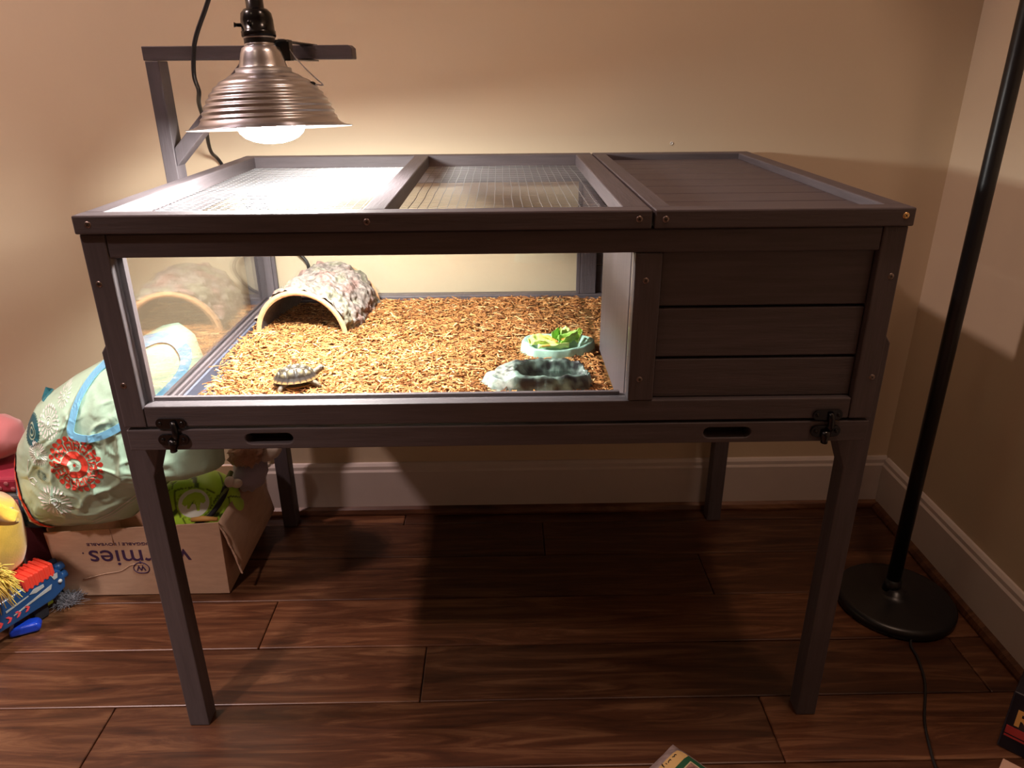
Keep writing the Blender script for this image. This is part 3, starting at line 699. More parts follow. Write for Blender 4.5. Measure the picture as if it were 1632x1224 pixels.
# ------------------------------------------------------------------ cardboard box with its torn flap
bx0, bx1, by0, by1, bz = -.390, -.066, .350, .585, .158
bxr = empty('cardboard_box', ((bx0+bx1)/2, (by0+by1)/2, 0), 'open cardboard box with upside-down purple lettering behind the left front leg', 'box')
t = .003
MB().prism([(bx0, 0.0005), (bx1, .0005), (bx1+.004, bz+.007), (bx0-.006, bz-.010)], by0, by0+t, 'y').build('front_panel', 'cardboard', bxr, bevel=.0008)
MB().box(bx0, bx1, by1-t, by1, .0005, bz).build('back_panel', 'cardboard', bxr)
MB().box(bx0, bx0+t, by0+t, by1-t, .0005, bz-.002).build('left_panel', 'cardboard', bxr)
MB().box(bx1-t, bx1, by0+t, by1-t, .0005, bz).build('right_panel', 'cardboard', bxr)
MB().box(bx0+t, bx1-t, by0+t, by1-t, .0005, .004).build('bottom_panel', 'cardboard', bxr)
fm = MB()
def flapf(u, v):
    x = bx1+.002+.030*v+.003*math.sin(v*PI); z = bz+.004-.112*v; return Vector((x, by0+.004+(by1-by0-.006)*u+(-.006*v), z))
fl2 = MB().grid(flapf, 12, 8).build('flap', 'cardboard', bxr, True); s_ = fl2.modifiers.new('s', 'SOLIDIFY'); s_.thickness = .0028
eg = MB(); eg.tube([flapf(0, j/10)+Vector((random.uniform(-.0012, .0012), -.001, random.uniform(-.001, .001))) for j in range(11)], [random.uniform(.0014, .0024) for _ in range(11)], 6)
eg.build('torn_edge', 'card_edge', fl2)
# printed face: letters upside down
def face_mtx(x, z, s=1): return Matrix(((-1, 0, 0, x), (0, 0, -1, by0-.0006), (0, -1, 0, z), (0, 0, 0, 1)))
def tm_(x, z): return Matrix.Translation((x, by0-.0005, z)) @ Matrix.Rotation(PI, 4, 'Y') @ Matrix.Rotation(PI/2, 4, 'X')
text_mesh('printed_word', 'warmies', .0540, tm_(-.127, .1065), 'print_purple', bxr, sx=1.07)
text_mesh('printed_word', 'HUGGABLE | LOVEABLE', .0085, tm_(-.190, .1235), 'print_purple', bxr, depth=.0003, sx=1.45)
text_mesh('printed_word', 'w', .026, tm_(-.2185, .0700), 'print_purple', bxr, depth=.0003, sx=1.0)
ring = MB(); pts = []
for k in range(33):
    a = 2*PI*k/32; pts.append((-.227+.0150*math.cos(a)*(1+.05*math.sin(a)), by0-.0005, .0655+.0125*math.sin(a)-.0025*abs(math.cos(a))))
ring.tube(pts, .0010, 5, cap=False); ring.tube(bez([(-.2275, by0-.0005, .0810), (-.2250, by0-.0005, .0775), (-.2285, by0-.0005, .0755)], 4), .0010, 5)
ring.build('printed_emblem', 'print_purple', bxr)
MB().blob((-.3315, by0-.0005, .1010), (.0018, .0006, .0018), 10).build('printed_dot', 'print_purple', bxr)
cr = MB(); cr.tube(bez([(-.345, by0-.0003, .040), (-.30, by0-.0003, .052), (-.268, by0-.0003, .058), (-.245, by0-.0003, .072), (-.222, by0-.0003, .073)], 5), .0009, 5)
cr.tube([(-.270, by0-.0003, .160), (-.268, by0-.0003, .118)], .0011, 5); cr.build('crease', 'card_edge', bxr, True)

# ------------------------------------------------------------------ shopping bag
OUT = [(-.434, .280), (-.420, .322), (-.393, .358), (-.368, .398), (-.351, .411), (-.291, .449), (-.229, .481), (-.161, .519), (-.118, .541), (-.090, .545), (-.066, .525), (-.056, .470), (-.050, .400),
       (-.048, .330), (-.052, .262), (-.085, .252), (-.114, .252), (-.150, .238), (-.190, .200), (-.236, .158), (-.290, .146), (-.355, .141), (-.43, .139), (-.452, .142), (-.446, .213)]
BC = Vector((-.255, .318)); YM = .405; TH = .105
def out_r(a):
    d = Vector((math.cos(a), math.sin(a))); best = .1
    n = len(OUT)
    for i in range(n):
        p = Vector(OUT[i])-BC; q = Vector(OUT[(i+1) % n])-BC; e_ = q-p
        den = d.x*e_.y-d.y*e_.x
        if abs(den) < 1e-9: continue
        t_ = (p.x*e_.y-p.y*e_.x)/den; s_2 = (p.x*d.y-p.y*d.x)/den
        if t_ > 0 and -1e-6 <= s_2 <= 1+1e-6: best = t_
    return best
RT = [out_r(2*PI*k/360) for k in range(361)]
def rat(a):
    k = (a % (2*PI))/(2*PI)*360; i = int(k); f = k-i; return RT[i]*(1-f)+RT[min(i+1, 360)]*f
def bagy(x, z, wr=1):
    p = Vector((x, z))-BC; R = rat(math.atan2(p.y, p.x)); r = min(1, p.length/R)
    y = YM-TH*(1-r**2.6)**.55
    w_ = .008*noise.noise(Vector((x*9+z*5, z*14-x*6, 2)))-.0075*max(0, 1-abs(noise.noise(Vector((x*13-z*11, z*9+x*10, 6))))*9)-.004*max(0, 1-abs(noise.noise(Vector((x*24+z*20, z*26-x*14, 3))))*7)
    return y+w_*(1-r**4)*wr*.75
def bagf(u, v):
    a = 2*PI*u; R = rat(a); r = v; x = BC.x+math.cos(a)*R*r; z = BC.y+math.sin(a)*R*r
    return Vector((x, bagy(x, z), z))
def bagb(u, v):
    a = 2*PI*u; R = rat(a); x = BC.x+math.cos(a)*R*v; z = BC.y+math.sin(a)*R*v
    return Vector((x, YM+.085*(1-v**2.6)**.55, z))
bagm = MB(); bagm.grid(bagf, 160, 60, True); bagm.grid(bagb, 160, 16, True)
bag = bagm.build('shopping_bag', 'bag_green', None, True, weld=.0002)
tag(bag, 'stuffed sage green reusable shopping bag with medallion prints leaning on the cardboard box', 'bag')
def on(x, z, off=.0012): return Vector((x, bagy(x, z, .35 if off > .004 else 1)-off, z))
def poly(mb, pts, off=.0012):
    c = (sum(p[0] for p in pts)/len(pts), sum(p[1] for p in pts)/len(pts)); n = len(pts)
    vs = [on(*c, off)]+[on(c[0]+(p[0]-c[0])*.5, c[1]+(p[1]-c[1])*.5, off) for p in pts]+[on(p[0], p[1], off) for p in pts]
    fs = [(0, 1+i, 1+(i+1) % n) for i in range(n)]+[(1+i, 1+n+i, 1+n+(i+1) % n, 1+(i+1) % n) for i in range(n)]
    mb.add(vs, fs)
def ringd(mb, cx, cz, r0, r1, n=48, off=.0013):
    vs = []
    for k in range(n):
        a = 2*PI*k/n; vs += [on(cx+r0*math.cos(a)*SQ, cz+r0*math.sin(a), off), on(cx+r1*math.cos(a)*SQ, cz+r1*math.sin(a), off)]
    mb.add(vs, [(2*k, 2*k+1, (2*k+3) % (2*n), (2*k+2) % (2*n)) for k in range(n)])
SQ = .92
def disc(mb, cx, cz, r, n=10, off=.0014): poly(mb, [(cx+r*math.cos(2*PI*k/n)*SQ, cz+r*math.sin(2*PI*k/n)) for k in range(n)], off)
def petals(mb, cx, cz, r0, r1, n, w_, ph=0):
    for k in range(n):
        a = 2*PI*k/n+ph; d = (math.cos(a)*SQ, math.sin(a)); t_ = (-math.sin(a), math.cos(a)); P_ = []
        for s, f in ((0, .25), (.3, .7), (.75, 1), (1, .3), (1, -.3), (.75, -1), (.3, -.7), (0, -.25)):
            r = r0+(r1-r0)*s; P_.append((cx+d[0]*r+t_[0]*w_*f, cz+d[1]*r+t_[1]*w_*f))
        poly(mb, P_)
def dots(mb, cx, cz, r, n, s, ph=0):
    for k in range(n): a = 2*PI*k/n+ph; disc(mb, cx+r*math.cos(a)*SQ, cz+r*math.sin(a), s, 10)
# red medallion
rm = MB(); cx, cz = -.268, .322
dots(rm, cx, cz, .0480, 24, .0048); ringd(rm, cx, cz, .0195, .0245); ringd(rm, cx, cz, .0, .0030, 12)
ringd(rm, cx, cz, .0125, .0195, off=.0011)
for k in range(14):
    a = 2*PI*k/14; d = (math.cos(a)*SQ, math.sin(a)); t_ = (-math.sin(a), math.cos(a))
    def q(r, s): return (cx+d[0]*r+t_[0]*s, cz+d[1]*r+t_[1]*s)
    poly(rm, [q(.026, -.0048), q(.041, -.0072), q(.041, -.0042), q(.027, -.0024)]); poly(rm, [q(.026, .0048), q(.041, .0072), q(.041, .0042), q(.027, .0024)])
    poly(rm, [q(.0385, -.006), q(.0425, -.006), q(.0425, .006), q(.0385, .006)]); disc(rm, cx+d[0]*.032, cz+d[1]*.032, .0024, 8)
o = rm.build('red_medallion', 'bag_red', bag); o['label'] = 'large red medallion print'
wm = MB(); cx, cz = -.311, .3915
dots(wm, cx, cz, .0235, 22, .0024); ringd(wm, cx, cz, .0085, .0100, 30); ringd(wm, cx, cz, 0, .0030, 12); ringd(wm, cx, cz, .0050, .0062, 24); petals(wm, cx, cz, .0105, .0125+.008, 16, .0016)
wm.build('white_medallion', 'bag_white', bag)
wm = MB(); cx, cz = -.337, .338
petals(wm, cx, cz, .009, .0225, 26, .0014); dots(wm, cx, cz, .0078, 16, .0009); ringd(wm, cx, cz, .0028, .0042, 20); disc(wm, cx, cz, .0016)
wm.build('white_starburst', 'bag_white', bag)
wm = MB(); cx, cz = -.325, .244
petals(wm, cx, cz, .0175, .0335, 24, .0021); dots(wm, cx, cz, .0165, 28, .0011); dots(wm, cx, cz, .0138, 24, .0010); ringd(wm, cx, cz, .0085, .0105, 36); disc(wm, cx, cz, .0055, 14)
wm.build('white_starburst', 'bag_white', bag)
wm = MB(); cx, cz = -.288, .432
petals(wm, cx, cz, .0075, .0165, 16, .0012); ringd(wm, cx, cz, .0045, .0056, 20); disc(wm, cx, cz, .002); wm.build('white_starburst', 'bag_white', bag)
wm = MB(); cx, cz = -.339, .296
petals(wm, cx, cz, .0045, .0112, 24, .0005); dots(wm, cx, cz, .003, 10, .0006); disc(wm, cx, cz, .0010); wm.build('teal_starburst', 'bag_teal', bag)
wm = MB(); cx, cz = -.352, .3705
ringd(wm, cx, cz, .0135, .0225); petals(wm, cx, cz, .0215, .0250, 34, .0012); ringd(wm, cx, cz, .0080, .0105, 30); disc(wm, cx, cz, .0045, 14); wm.build('teal_medallion', 'bag_teal', bag)
# curl
wm = MB(); wm.tube([on(x, z, .001) for x, z in [(-.360, .322), (-.367, .305), (-.369, .288), (-.366, .277), (-.358, .274), (-.353, .281), (-.358, .288), (-.366, .286)]], .0008, 5); wm.build('white_curl', 'bag_white', bag)
def ribbon(mb, pts, w0, off=.002, n=6, w1=None):
    P_ = bez([(p[0], 0, p[1]) for p in pts], n); m = len(P_); vs = []
    for i, p in enumerate(P_):
        t_ = (P_[min(i+1, m-1)]-P_[max(i-1, 0)]).normalized(); s = Vector((-t_.z, 0, t_.x)); ww = w0+((w1 or w0)-w0)*i/(m-1)
        for k in (-1, -.33, .33, 1): q = p+s*ww*k/2; vs.append(on(q.x, q.z, off))
    mb.add(vs, [(4*i+j, 4*i+j+1, 4*i+j+5, 4*i+j+4) for i in range(m-1) for j in range(3)])
rb = MB(); ribbon(rb, [(-.180, .502), (-.222, .480), (-.247, .444), (-.259, .405), (-.262, .380), (-.232, .373), (-.190, .386), (-.128, .424), (-.078, .470), (-.074, .510), (-.100, .532), (-.140, .522), (-.180, .502)], .0125, .0065, 8)
h = rb.build('handle', 'handle_blue', bag); s_ = h.modifiers.new('s', 'SOLIDIFY'); s_.thickness = .0015
gs = MB(); ribbon(gs, [(-.423, .308), (-.424, .268), (-.422, .228), (-.418, .192), (-.410, .157)], .012, .0030, 8, .050)
gs.build('side_gusset', 'bag_blue', bag)['label'] = 'dark blue end panel of the bag'
gs = MB(); ribbon(gs, [(-.412, .312), (-.409, .268), (-.400, .226), (-.388, .192), (-.372, .160)], .0070, .0040, 8, .0100); gs.build('red_piping', 'bag_red', bag)
gs = MB(); ribbon(gs, [(-.4175, .310), (-.4145, .267), (-.4065, .224), (-.395, .190), (-.380, .158)], .0035, .0038, 8, .0045); gs.build('tan_piping', 'bag_tan', bag)
for P_ in ([(-.317, .222), (-.290, .184)], [(-.452, .150), (-.36, .151), (-.25, .166)]):
    sm_ = MB(); n = int(math.hypot(P_[-1][0]-P_[0][0], P_[-1][1]-P_[0][1])/.0042)
    for k in range(n):
        f = k/n; seg = bez([(p[0], 0, p[1]) for p in P_], 20); q = seg[min(len(seg)-1, int(f*(len(seg)-1)))]
        disc(sm_, q.x, q.z, .0011, 6, .0016)
    sm_.build('stitching', 'bag_white' if P_[0][0] > -.4 else 'bag_seam', bag)
gs = MB(); ribbon(gs, [(-.284, .186), (-.235, .212), (-.183, .246)], .0016, .0018, 6); ribbon(gs, [(-.279, .182), (-.230, .208), (-.178, .242)], .0012, .0018, 6); gs.build('seam', 'bag_white', bag)
gs = MB(); ribbon(gs, [(-.445, .146), (-.36, .145), (-.25, .158), (-.2, .196), (-.155, .240)], .005, .0014, 6); gs.build('base_hem', 'bag_seam', bag)
gs = MB(); poly(gs, [(-.352, .408), (-.352, .426), (-.338, .421), (-.342, .410)], .001); o = gs.build('corner_tab', 'bag_teal', bag)
s_ = o.modifiers.new('s', 'SOLIDIFY'); s_.thickness = .003

# ------------------------------------------------------------------ soccer ball
BR = .089; BCt = Vector((-.142, .452, .124))
phi = (1+5**.5)/2
ico = [Vector(p).normalized() for s1 in (-1, 1) for s2 in (-1, 1) for p in ((0, s1, s2*phi), (s1, s2*phi, 0), (s2*phi, 0, s1))]
dod = [Vector((a, b, c)).normalized() for a in (-1, 1) for b in (-1, 1) for c in (-1, 1)]+[Vector(p).normalized() for s1 in (-1, 1) for s2 in (-1, 1) for p in ((0, s1/phi, s2*phi), (s1/phi, s2*phi, 0), (s2*phi, 0, s1/phi))]
faces_ = [(v, .9393) for v in ico]+[(v, .9149) for v in dod]
LGD = Vector((.24, -.70, .69)).normalized()
rotb = Matrix.Rotation(.35, 3, LGD) @ dod[0].rotation_difference(LGD).to_matrix()
bm = bmesh.new(); bmesh.ops.create_icosphere(bm, subdivisions=6, radius=1)
vs = []; cols = []
hexd = max((rotb @ v for v in dod), key=lambda v: v.dot(LGD))
for v in bm.verts:
    d = v.co.normalized(); q = rotb.inverted() @ d
    s = sorted([q.dot(n)/h_ for n, h_ in faces_], reverse=True); g = s[0]-s[1]
    k = min(1, g/.022); r = BR*(1-.016*(1-k)**2); vs.append(BCt+d*r)
    c = Vector((.46, .76, .06))
    if g < .010: c = Vector((.06, .12, .01))
    ang = d.angle(hexd)
    if .345 < ang < .365: c = Vector((.22, .40, .03))
    w2 = d.dot(Vector((.3, -.85, -.35)).normalized()); ww = abs(d.dot(Vector((.55, .5, .75)).normalized())-.0)
    cols.append(tuple(c))
bm.verts.index_update(); mb = MB(); mb.add(vs, [[v.index for v in f.verts] for f in bm.faces], cols); bm.free()
ball = mb.build('soccer_ball', 'ball_lime', None, True)
tag(ball, 'lime green soccer ball with a pale round emblem in the cardboard box', 'ball')
# emblem: pale disc with a lime shape on it
t1 = hexd.orthogonal().normalized(); upv = (Vector((0, 0, 1))-hexd*hexd.z).normalized(); rt = upv.cross(hexd).normalized()*-1
rt = upv.cross(hexd); 
if rt.x < 0: rt = -rt
def bs(u, v, off): d = (hexd+rt*u+upv*v).normalized(); return BCt+d*(BR+off)
em = MB(); n = 40; rr = .33
vs = [bs(0, 0, .0006)]+[bs(rr*f*math.cos(2*PI*k/n), rr*f*math.sin(2*PI*k/n), .0006) for f in (.33, .66, 1) for k in range(n)]
em.add(vs, [(0, 1+k, 1+(k+1) % n) for k in range(n)]+[(1+n*j+k, 1+n*(j+1)+k, 1+n*(j+1)+(k+1) % n, 1+n*j+(k+1) % n) for j in range(2) for k in range(n)])
em.build('emblem_disc', 'ball_white', ball, True)
sil = [(-.24, .02), (-.20, .12), (-.10, .20), (.05, .24), (.17, .20), (.24, .10), (.25, .0), (.20, -.05), (.14, -.02), (.12, -.10), (.10, -.20), (.05, -.19), (.06, -.10), (.02, -.03), (-.05, -.02), (-.10, -.12), (-.14, -.10), (-.13, -.02), (-.18, -.05)]
em = MB(); c_ = (.03, .08); n = len(sil)
em.add([bs(*c_, .0011)]+[bs(c_[0]+(p[0]-c_[0])*f, c_[1]+(p[1]-c_[1])*f, .0011) for f in (.5, 1) for p in sil], [(0, 1+k, 1+(k+1) % n) for k in range(n)]+[(1+k, 1+n+k, 1+n+(k+1) % n, 1+(k+1) % n) for k in range(n)])
em.build('emblem_shape', 'lime', ball, True)

# ------------------------------------------------------------------ other things in and around the box
def cloth(name, c, r, m, lab, cat, amp=.5, freq=14, n=40, mtx=None):
    o = MB().blob(c, r, n, amp, freq, mtx).build(name, m, None, True); tag(o, lab, cat); return o
cloth('folded_cloth', (-.125, .455, .020), (.052, .085, .014), 'cloth_black', 'black cloth under the soccer ball inside the cardboard box', 'clothing', .3)
g = empty('striped_shoe', (-.090, .392, .10), 'dark striped item wedged between the lime ball and the torn flap', 'clothing')
g.name = 'striped_garment'
for k in range(4):
    MB().tube(bez([(-.118+.006*k, .372+.004*k, .146+.002*k), (-.092+.004*k, .385+.008*k, .158+.004*k), (-.076, .412+.012*k, .176+.006*k), (-.074, .44+.012*k, .185+.006*k)], 6), .0050, 8).build('fold', 'cloth_black' if k % 2 == 0 else 'cloth_olive', g, True)
o = MB().tube([(-.118, .3645, .1630), (-.095, .3605, .1680), (-.068, .362, .1650)], [.0045, .0055, .004], 10).build('wooden_stick', 'tan_plastic', None, True); tag(o, 'short orange-tan stick resting on the front edge of the cardboard box', 'stick')
# white paw
p = MB(); p.blob((-.0655, .440, .2010), (.010, .010, .0115), 20); p.blob((-.0530, .443, .1955), (.011, .010, .009), 20)
pw = p.build('plush_paw', 'plush_white', None, True); tag(pw, 'small white plush paw poking out between the ball and the box flap', 'plush toy')
# brown and lavender plush near back leg
pl = empty('plush_toy', (-.045, .52, .15), 'brown curly plush toy in a lavender outfit on the back of the cardboard box', 'plush toy')
MB().blob((-.048, .505, .232), (.034, .035, .028), 36, .35, 30).build('head', 'plush_brown', pl, True)
MB().blob((-.052, .520, .180), (.034, .050, .040), 30, .12).build('body', 'plush_lavender', pl, True)
MB().blob((-.012, .535, .216), (.030, .022, .017), 24, .1, mtx=Matrix.Rotation(-.5, 4, 'Y').to_3x3()).build('sleeve', 'plush_white', pl, True)

# pink and patterned things at far left
o = cloth('pink_cushion', (-.562, .52, .268), (.056, .06, .045), 'plush_pink', 'rounded pink plush cushion at the left edge above the floral bag', 'cushion', .12, 6)
fb = empty('floral_bag', (-.55, .48, 0), 'magenta and grey fabric bag with pink flowers behind the yellow plush', 'bag')
MB().box(-.64, -.482, .44, .56, .182, .216).build('top_band', 'magenta', fb, bevel=.008, seg=3)
MB().box(-.64, -.478, .438, .562, .002, .1815).build('bag_body', 'grey_teal', fb, bevel=.010, seg=3)
fm_ = MB()
for cx, cz in ((-.503, .158), (-.530, .135), (-.492, .128)):
    for k in range(5): a = 2*PI*k/5+.4; fm_.blob((cx+.010*math.cos(a), .4378, cz+.010*math.sin(a)), (.0075, .0010, .0075), 10)
fm_.build('flower_print', 'flower_pink', fb, True)
fm_ = MB()
for cx, cz in ((-.505, .204), (-.494, .192), (-.520, .194)): fm_.blob((cx, .4395, cz), (.005, .0012, .005), 10)
fm_.build('dot_print', 'flower_pink', fb, True)
o = MB().prism([(-.475, .002), (-.402, .002), (-.398, .11), (-.415, .135), (-.455, .19)], .375, .43, 'y').build('maroon_pouch', 'maroon', None, bevel=.008, seg=3); tag(o, 'dark maroon cloth pouch in the shade left of the cardboard box', 'pouch')
o = MB().prism([(-.46, .004), (-.398, .004), (-.398, .060), (-.45, .055)], .345, .372, 'y').build('black_case', 'box_black', None, bevel=.004); tag(o, 'dark case lying between the toy blaster and the maroon pouch', 'case')

# yellow plush toy
yp = empty('yellow_plush', (-.445, .300, 0), 'bright yellow plush toy with shaggy yarn tuft at the left edge', 'plush toy')
def ybody(u, v):
    a = 2*PI*u; z = .113+.142*v; r = (.034+.034*math.sin(PI*(.15+.62*v)))*(1 if v < .93 else .75)*(1+.05*noise.noise(Vector((math.cos(a)*2, math.sin(a)*2, v*3))))
    if v in (0, 1): r *= .05
    return Vector((-.467+r*math.cos(a)*1.05, .290+r*math.sin(a), z))
MB().grid(ybody, 40, 30, True).build('body', 'plush_yellow', yp, True)
MB().blob((-.505, .345, .0625), (.048, .048, .0605), 24, .06).build('lower_body', 'plush_yellow', yp, True)
def flapm(u, v):
    x = -.425+.090*u; w_ = .062*math.sin(PI*(.16+.80*u))**.7; z = .275-.004*u+(v-.5)*w_+.006*math.sin(u*5); return Vector((x, .226+.012*math.sin(v*PI)*-1-.004*math.sin(u*7+v*3), z))
o = MB().grid(flapm, 22, 12).build('ear', 'plush_yellow', yp, True); s_ = o.modifiers.new('s', 'SOLIDIFY'); s_.thickness = .006
for k, m_ in enumerate(('bag_white', 'maroon', 'bag_white')):
    MB().tube(bez([(-.455, .232, .2720-.003*k), (-.420, .240, .2690-.003*k), (-.402, .268, .2560-.0032*k), (-.396, .295, .238-.0034*k)], 6), .0016, 6).build('trim_stripe', m_, yp, True)
yn = MB()
for k in range(260):
    a = random.uniform(-.6, 2*PI); l_ = random.uniform(.022, .052); c0 = Vector((-.404+random.uniform(-.012, .012), .216+random.uniform(-.006, .006), .152+random.uniform(-.014, .014)))
    d = Vector((math.cos(a), random.uniform(-.55, -.05), math.sin(a))).normalized(); p1 = c0+d*l_*.5; p2 = c0+d*l_+Vector((0, 0, -.010))
    yn.tube([c0, p1, p2], [.0011, .0010, .0006], 5)
for k in range(50):
    x = -.414+random.uniform(-.012, .012); yn.tube([(x, .216, .145), (x-.002, .208, .115), (x-.004+random.uniform(-.004, .004), .206, .080+random.uniform(-.01, .015))], [.0011, .001, .0006], 5)
tag(yn.build('yarn_tuft', 'yarn_yellow', yp, True), kind='stuff')

# toy blaster: a local frame along its barrel
BA = math.atan2(.106, .051)
bl = empty('toy_blaster', (-.383, .326, 0), 'navy blue toy blaster with red ribbed grip and pink chevrons on the floor', 'toy')
bm_ = Matrix.Translation((-.3835, .3250, .0)) @ Matrix.Rotation(BA, 4, 'Z')   # +x towards the muzzle
def bx(mb, x0, x1, y0, y1, z0, z1): return mb.box(x0, x1, y0, y1, z0, z1, bm_)
Z0 = .034
pts = [(-.33, Z0+.004), (-.02, Z0), (.006, Z0+.010), (.010, Z0+.030), (.004, Z0+.052), (-.012, Z0+.060), (-.11, Z0+.056), (-.33, Z0+.056)]
mb = MB(); n = len(pts); vv = [bm_ @ Vector((x, -.021, z)) for x, z in pts]+[bm_ @ Vector((x, .021, z)) for x, z in pts]
mb.add(vv, [tuple(range(n)), tuple(reversed(range(n, 2*n)))]+[(i, i+n, (i+1) % n+n, (i+1) % n) for i in range(n)]); mb.build('body', 'toy_blue', bl, bevel=.004, seg=3)
mb = MB(); bx(mb, -.33, -.070, -.016, .016, Z0+.054, Z0+.074); mb.build('top_rail', 'toy_blue', bl, bevel=.004, seg=3)
mb = MB(); bx(mb, -.066, -.006, -.0215, .0215, Z0+.050, Z0+.074)
for k in range(6): bx(mb, -.064+.0098*k, -.0585+.0098*k, -.0232, .0232, Z0+.048, Z0+.0765)
mb.build('ribbed_grip', 'toy_red', bl, bevel=.0022)['label'] = 'red ribbed grip'
for (y_, z_) in ((-.010, .052), (.010, .052), (-.013, .034)):
    MB().tube([bm_ @ Vector((.000, y_, Z0+z_)), bm_ @ Vector((.016, y_, Z0+z_))], .0085, 14).build('muzzle', 'toy_blue', bl, True)
def dec(mb, pts_, off=.0215):
    n = len(pts_); mb.add([bm_ @ Vector((x, -off, Z0+z)) for x, z in pts_]+[bm_ @ Vector((x, -off-.0008, Z0+z)) for x, z in pts_], [tuple(range(n)), tuple(reversed(range(n, 2*n)))]+[(i, i+n, (i+1) % n+n, (i+1) % n) for i in range(n)])
mb = MB(); dec(mb, [(-.016, .052), (-.003, .050), (-.005, .040), (-.012, .040)]); dec(mb, [(-.060, .040), (-.050, .046), (-.032, .044), (-.032, .038), (-.048, .036)])
dec(mb, [(-.105, .036), (-.062, .040), (-.062, .038), (-.105, .032)]); dec(mb, [(-.095, .020), (-.045, .029), (-.018, .034), (-.022, .025), (-.045, .024), (-.095, .018)]); mb.build('silver_print', 'toy_silver', bl)
mb = MB(); mb.blob(tuple(bm_ @ Vector((-.002, -.0215, Z0+.030))), (.004, .004, .004), 14); mb.build('screw', 'toy_silver', bl, True)
mb = MB()
for k in range(7):
    x = -.070-.0165*k; z = .0175; dec(mb, [(x-.005, z+.006), (x, z+.006), (x+.005, z), (x, z-.006), (x-.005, z-.006), (x, z)])
mb.build('chevron_print', 'toy_pink', bl)
mb = MB(); bx(mb, -.055, -.015, -.006, .006, .018, Z0+.006); mb.build('trigger_guard', 'lime', bl, bevel=.002)
mb = MB(); mb.prism([(-.30, .0015), (-.27, .0015), (-.245, Z0+.01), (-.285, Z0+.01)], -.012, .012, 'y'); mb.v = [tuple(bm_ @ Vector(p)) for p in mb.v]; mb.build('hand_grip', 'toy_blue', bl, bevel=.003)
mb = MB(); mb.prism([(-.055, .0015), (-.030, .0015), (-.025, Z0+.01), (-.06, Z0+.01)], -.010, .010, 'y'); mb.v = [tuple(bm_ @ Vector(p)) for p in mb.v]; mb.build('magazine', 'cloth_black', bl, bevel=.003)
# bright blue piece
mm = Matrix.Translation((-.4065, .2500, 0)) @ Matrix.Rotation(.42, 4, 'Z')
mb = MB(); mb.prism([(-.026, .001), (.022, .001), (.027, .011), (.021, .020), (-.016, .021), (-.026, .014)], -.012, .012, 'y'); mb.v = [tuple(mm @ Vector(p)) for p in mb.v]
o = mb.build('blue_toy_piece', 'toy_blue_bright', None, bevel=.005, seg=3); tag(o, 'bright blue plastic toy piece on the floor in front of the blaster', 'toy')
ff = MB()
for k in range(420):
    c0 = Vector((-.372+random.gauss(0, .010), .330+random.gauss(0, .008), .006)); d = Vector((random.gauss(0, 1), random.gauss(0, 1), abs(random.gauss(0, .8)))).normalized()
    ff.tube([c0, c0+d*.010, c0+d*.018+Vector((random.gauss(0, .003), random.gauss(0, .003), -.002))], .0004, 4)
ff.v = [(a, b, max(.0008, c)) for a, b, c in ff.v]
o = ff.build('dust_tuft', 'fluff_grey', None, True); tag(o, 'tuft of grey fluff under the muzzle of the toy blaster', 'fluff', kind='stuff')

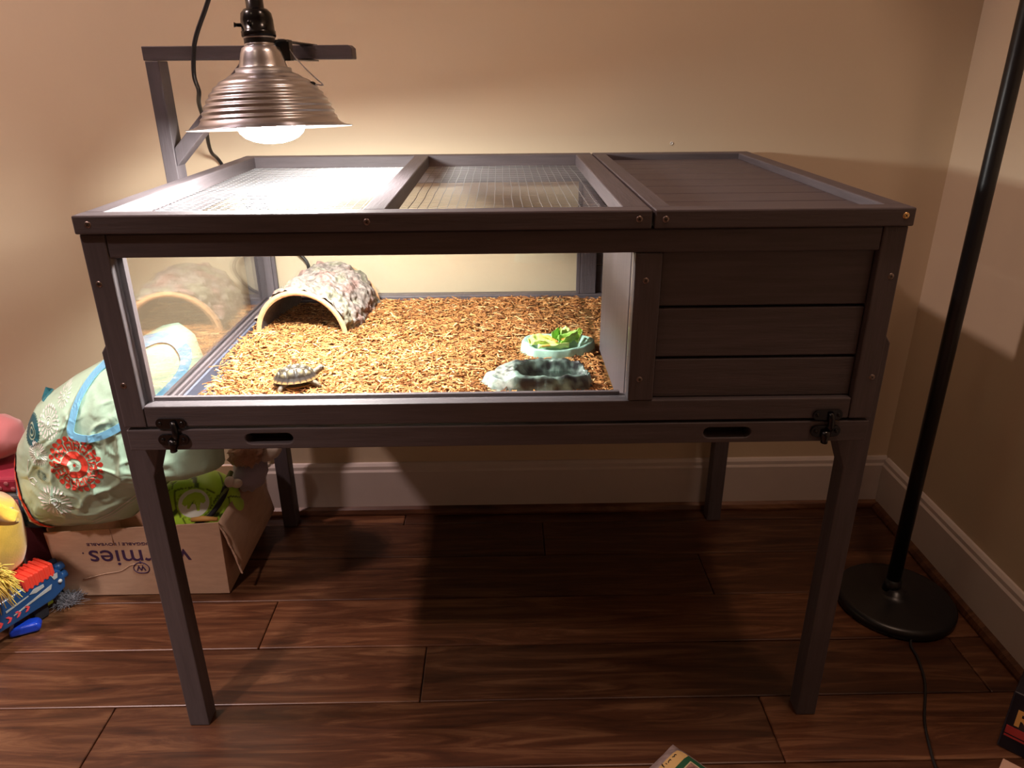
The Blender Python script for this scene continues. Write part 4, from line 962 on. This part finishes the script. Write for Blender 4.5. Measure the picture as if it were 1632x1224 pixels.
# ------------------------------------------------------------------ package at the bottom edge
ca = math.atan2(-.062, -.067)
pk_m = Matrix.Translation((.7315, -.0285, 0)) @ Matrix.Rotation(ca, 4, 'Z')      # local x runs down the left edge, local y down the right edge
def pkz(x, y):
    fx_ = min(1, max(0, min(x, .30-x)/.035)); fy_ = min(1, max(0, min(y, .20-y)/.035)); return .004+.030*(fx_*(2-fx_))*(fy_*(2-fy_))
def pks(u, v, up=1):
    x = .30*u; y = .20*v; z = pkz(x, y)+.0012*noise.noise(Vector((x*60, y*60, 0))); return pk_m @ Vector((x, y, z if up else .0012))
pm = MB(); pm.grid(lambda u, v: pks(u, v), 50, 34); pm.grid(lambda u, v: pks(u, v, 0), 50, 34)
pk = pm.build('food_package', 'pack_film', None, True, weld=.0003); tag(pk, 'crinkled film package with tan and green label on the floor at the bottom edge', 'package')
def lab(x0, x1, y0, y1, m, off, name, rc=.004):
    mb = MB()
    mb.grid(lambda u, v: pk_m @ Vector((x0+(x1-x0)*u, y0+(y1-y0)*v, pkz(x0+(x1-x0)*u, y0+(y1-y0)*v)+off)), 24, 24); return mb.build(name, m, pk, True)
lab(.022, .285, .021, .180, 'label_tan', .0016, 'label_band'); lab(.022, .285, .040, .175, 'label_green', .0022, 'label_border')
lab(.031, .275, .049, .165, 'label_line', .0028, 'label_line'); lab(.033, .273, .051, .163, 'label_photo', .0034, 'label_photo')
text_mesh('label_text', '& Dry Q', .0135, pk_m @ Matrix.Translation((.034, .0255, pkz(.05, .026)-.0012)) @ Matrix.Rotation(-.0, 4, 'Z'), 'ink_black', pk, depth=.0036)

# ------------------------------------------------------------------ black printed box at the bottom right
bk_m = Matrix.Translation((1.2230, -.0370, 0)) @ Matrix.Rotation(-PI/4, 4, 'Z')   # local +x along the printed face, +y into the box
bk = MB().box(0, .085, 0, .068, .001, .108, bk_m).build('black_carton', 'box_black', None, bevel=.002)
tag(bk, 'black printed carton with yellow letters and red stripe in the bottom right corner', 'box')
text_mesh('printed_letters', 'RA', .040, bk_m @ Matrix.Translation((.010, -.0008, .052)) @ Matrix.Rotation(PI/2, 4, 'X') @ Matrix.Shear('XZ', 4, (0, 0)), 'print_yellow', bk, bold=.0012)
MB().box(.004, .083, -.0008, 0, .032, .046, bk_m).build('red_stripe', 'print_red', bk)
MB().box(.004, .083, -.0008, 0, .026, .029, bk_m).build('red_stripe', 'print_red', bk)
o = MB().box(.014, .10, -.09, -.030, .001, .010, bk_m).build('card_sheet', 'cardboard', None, bevel=.001); tag(o, 'small tan card piece on the floor in front of the black carton', 'cardboard')
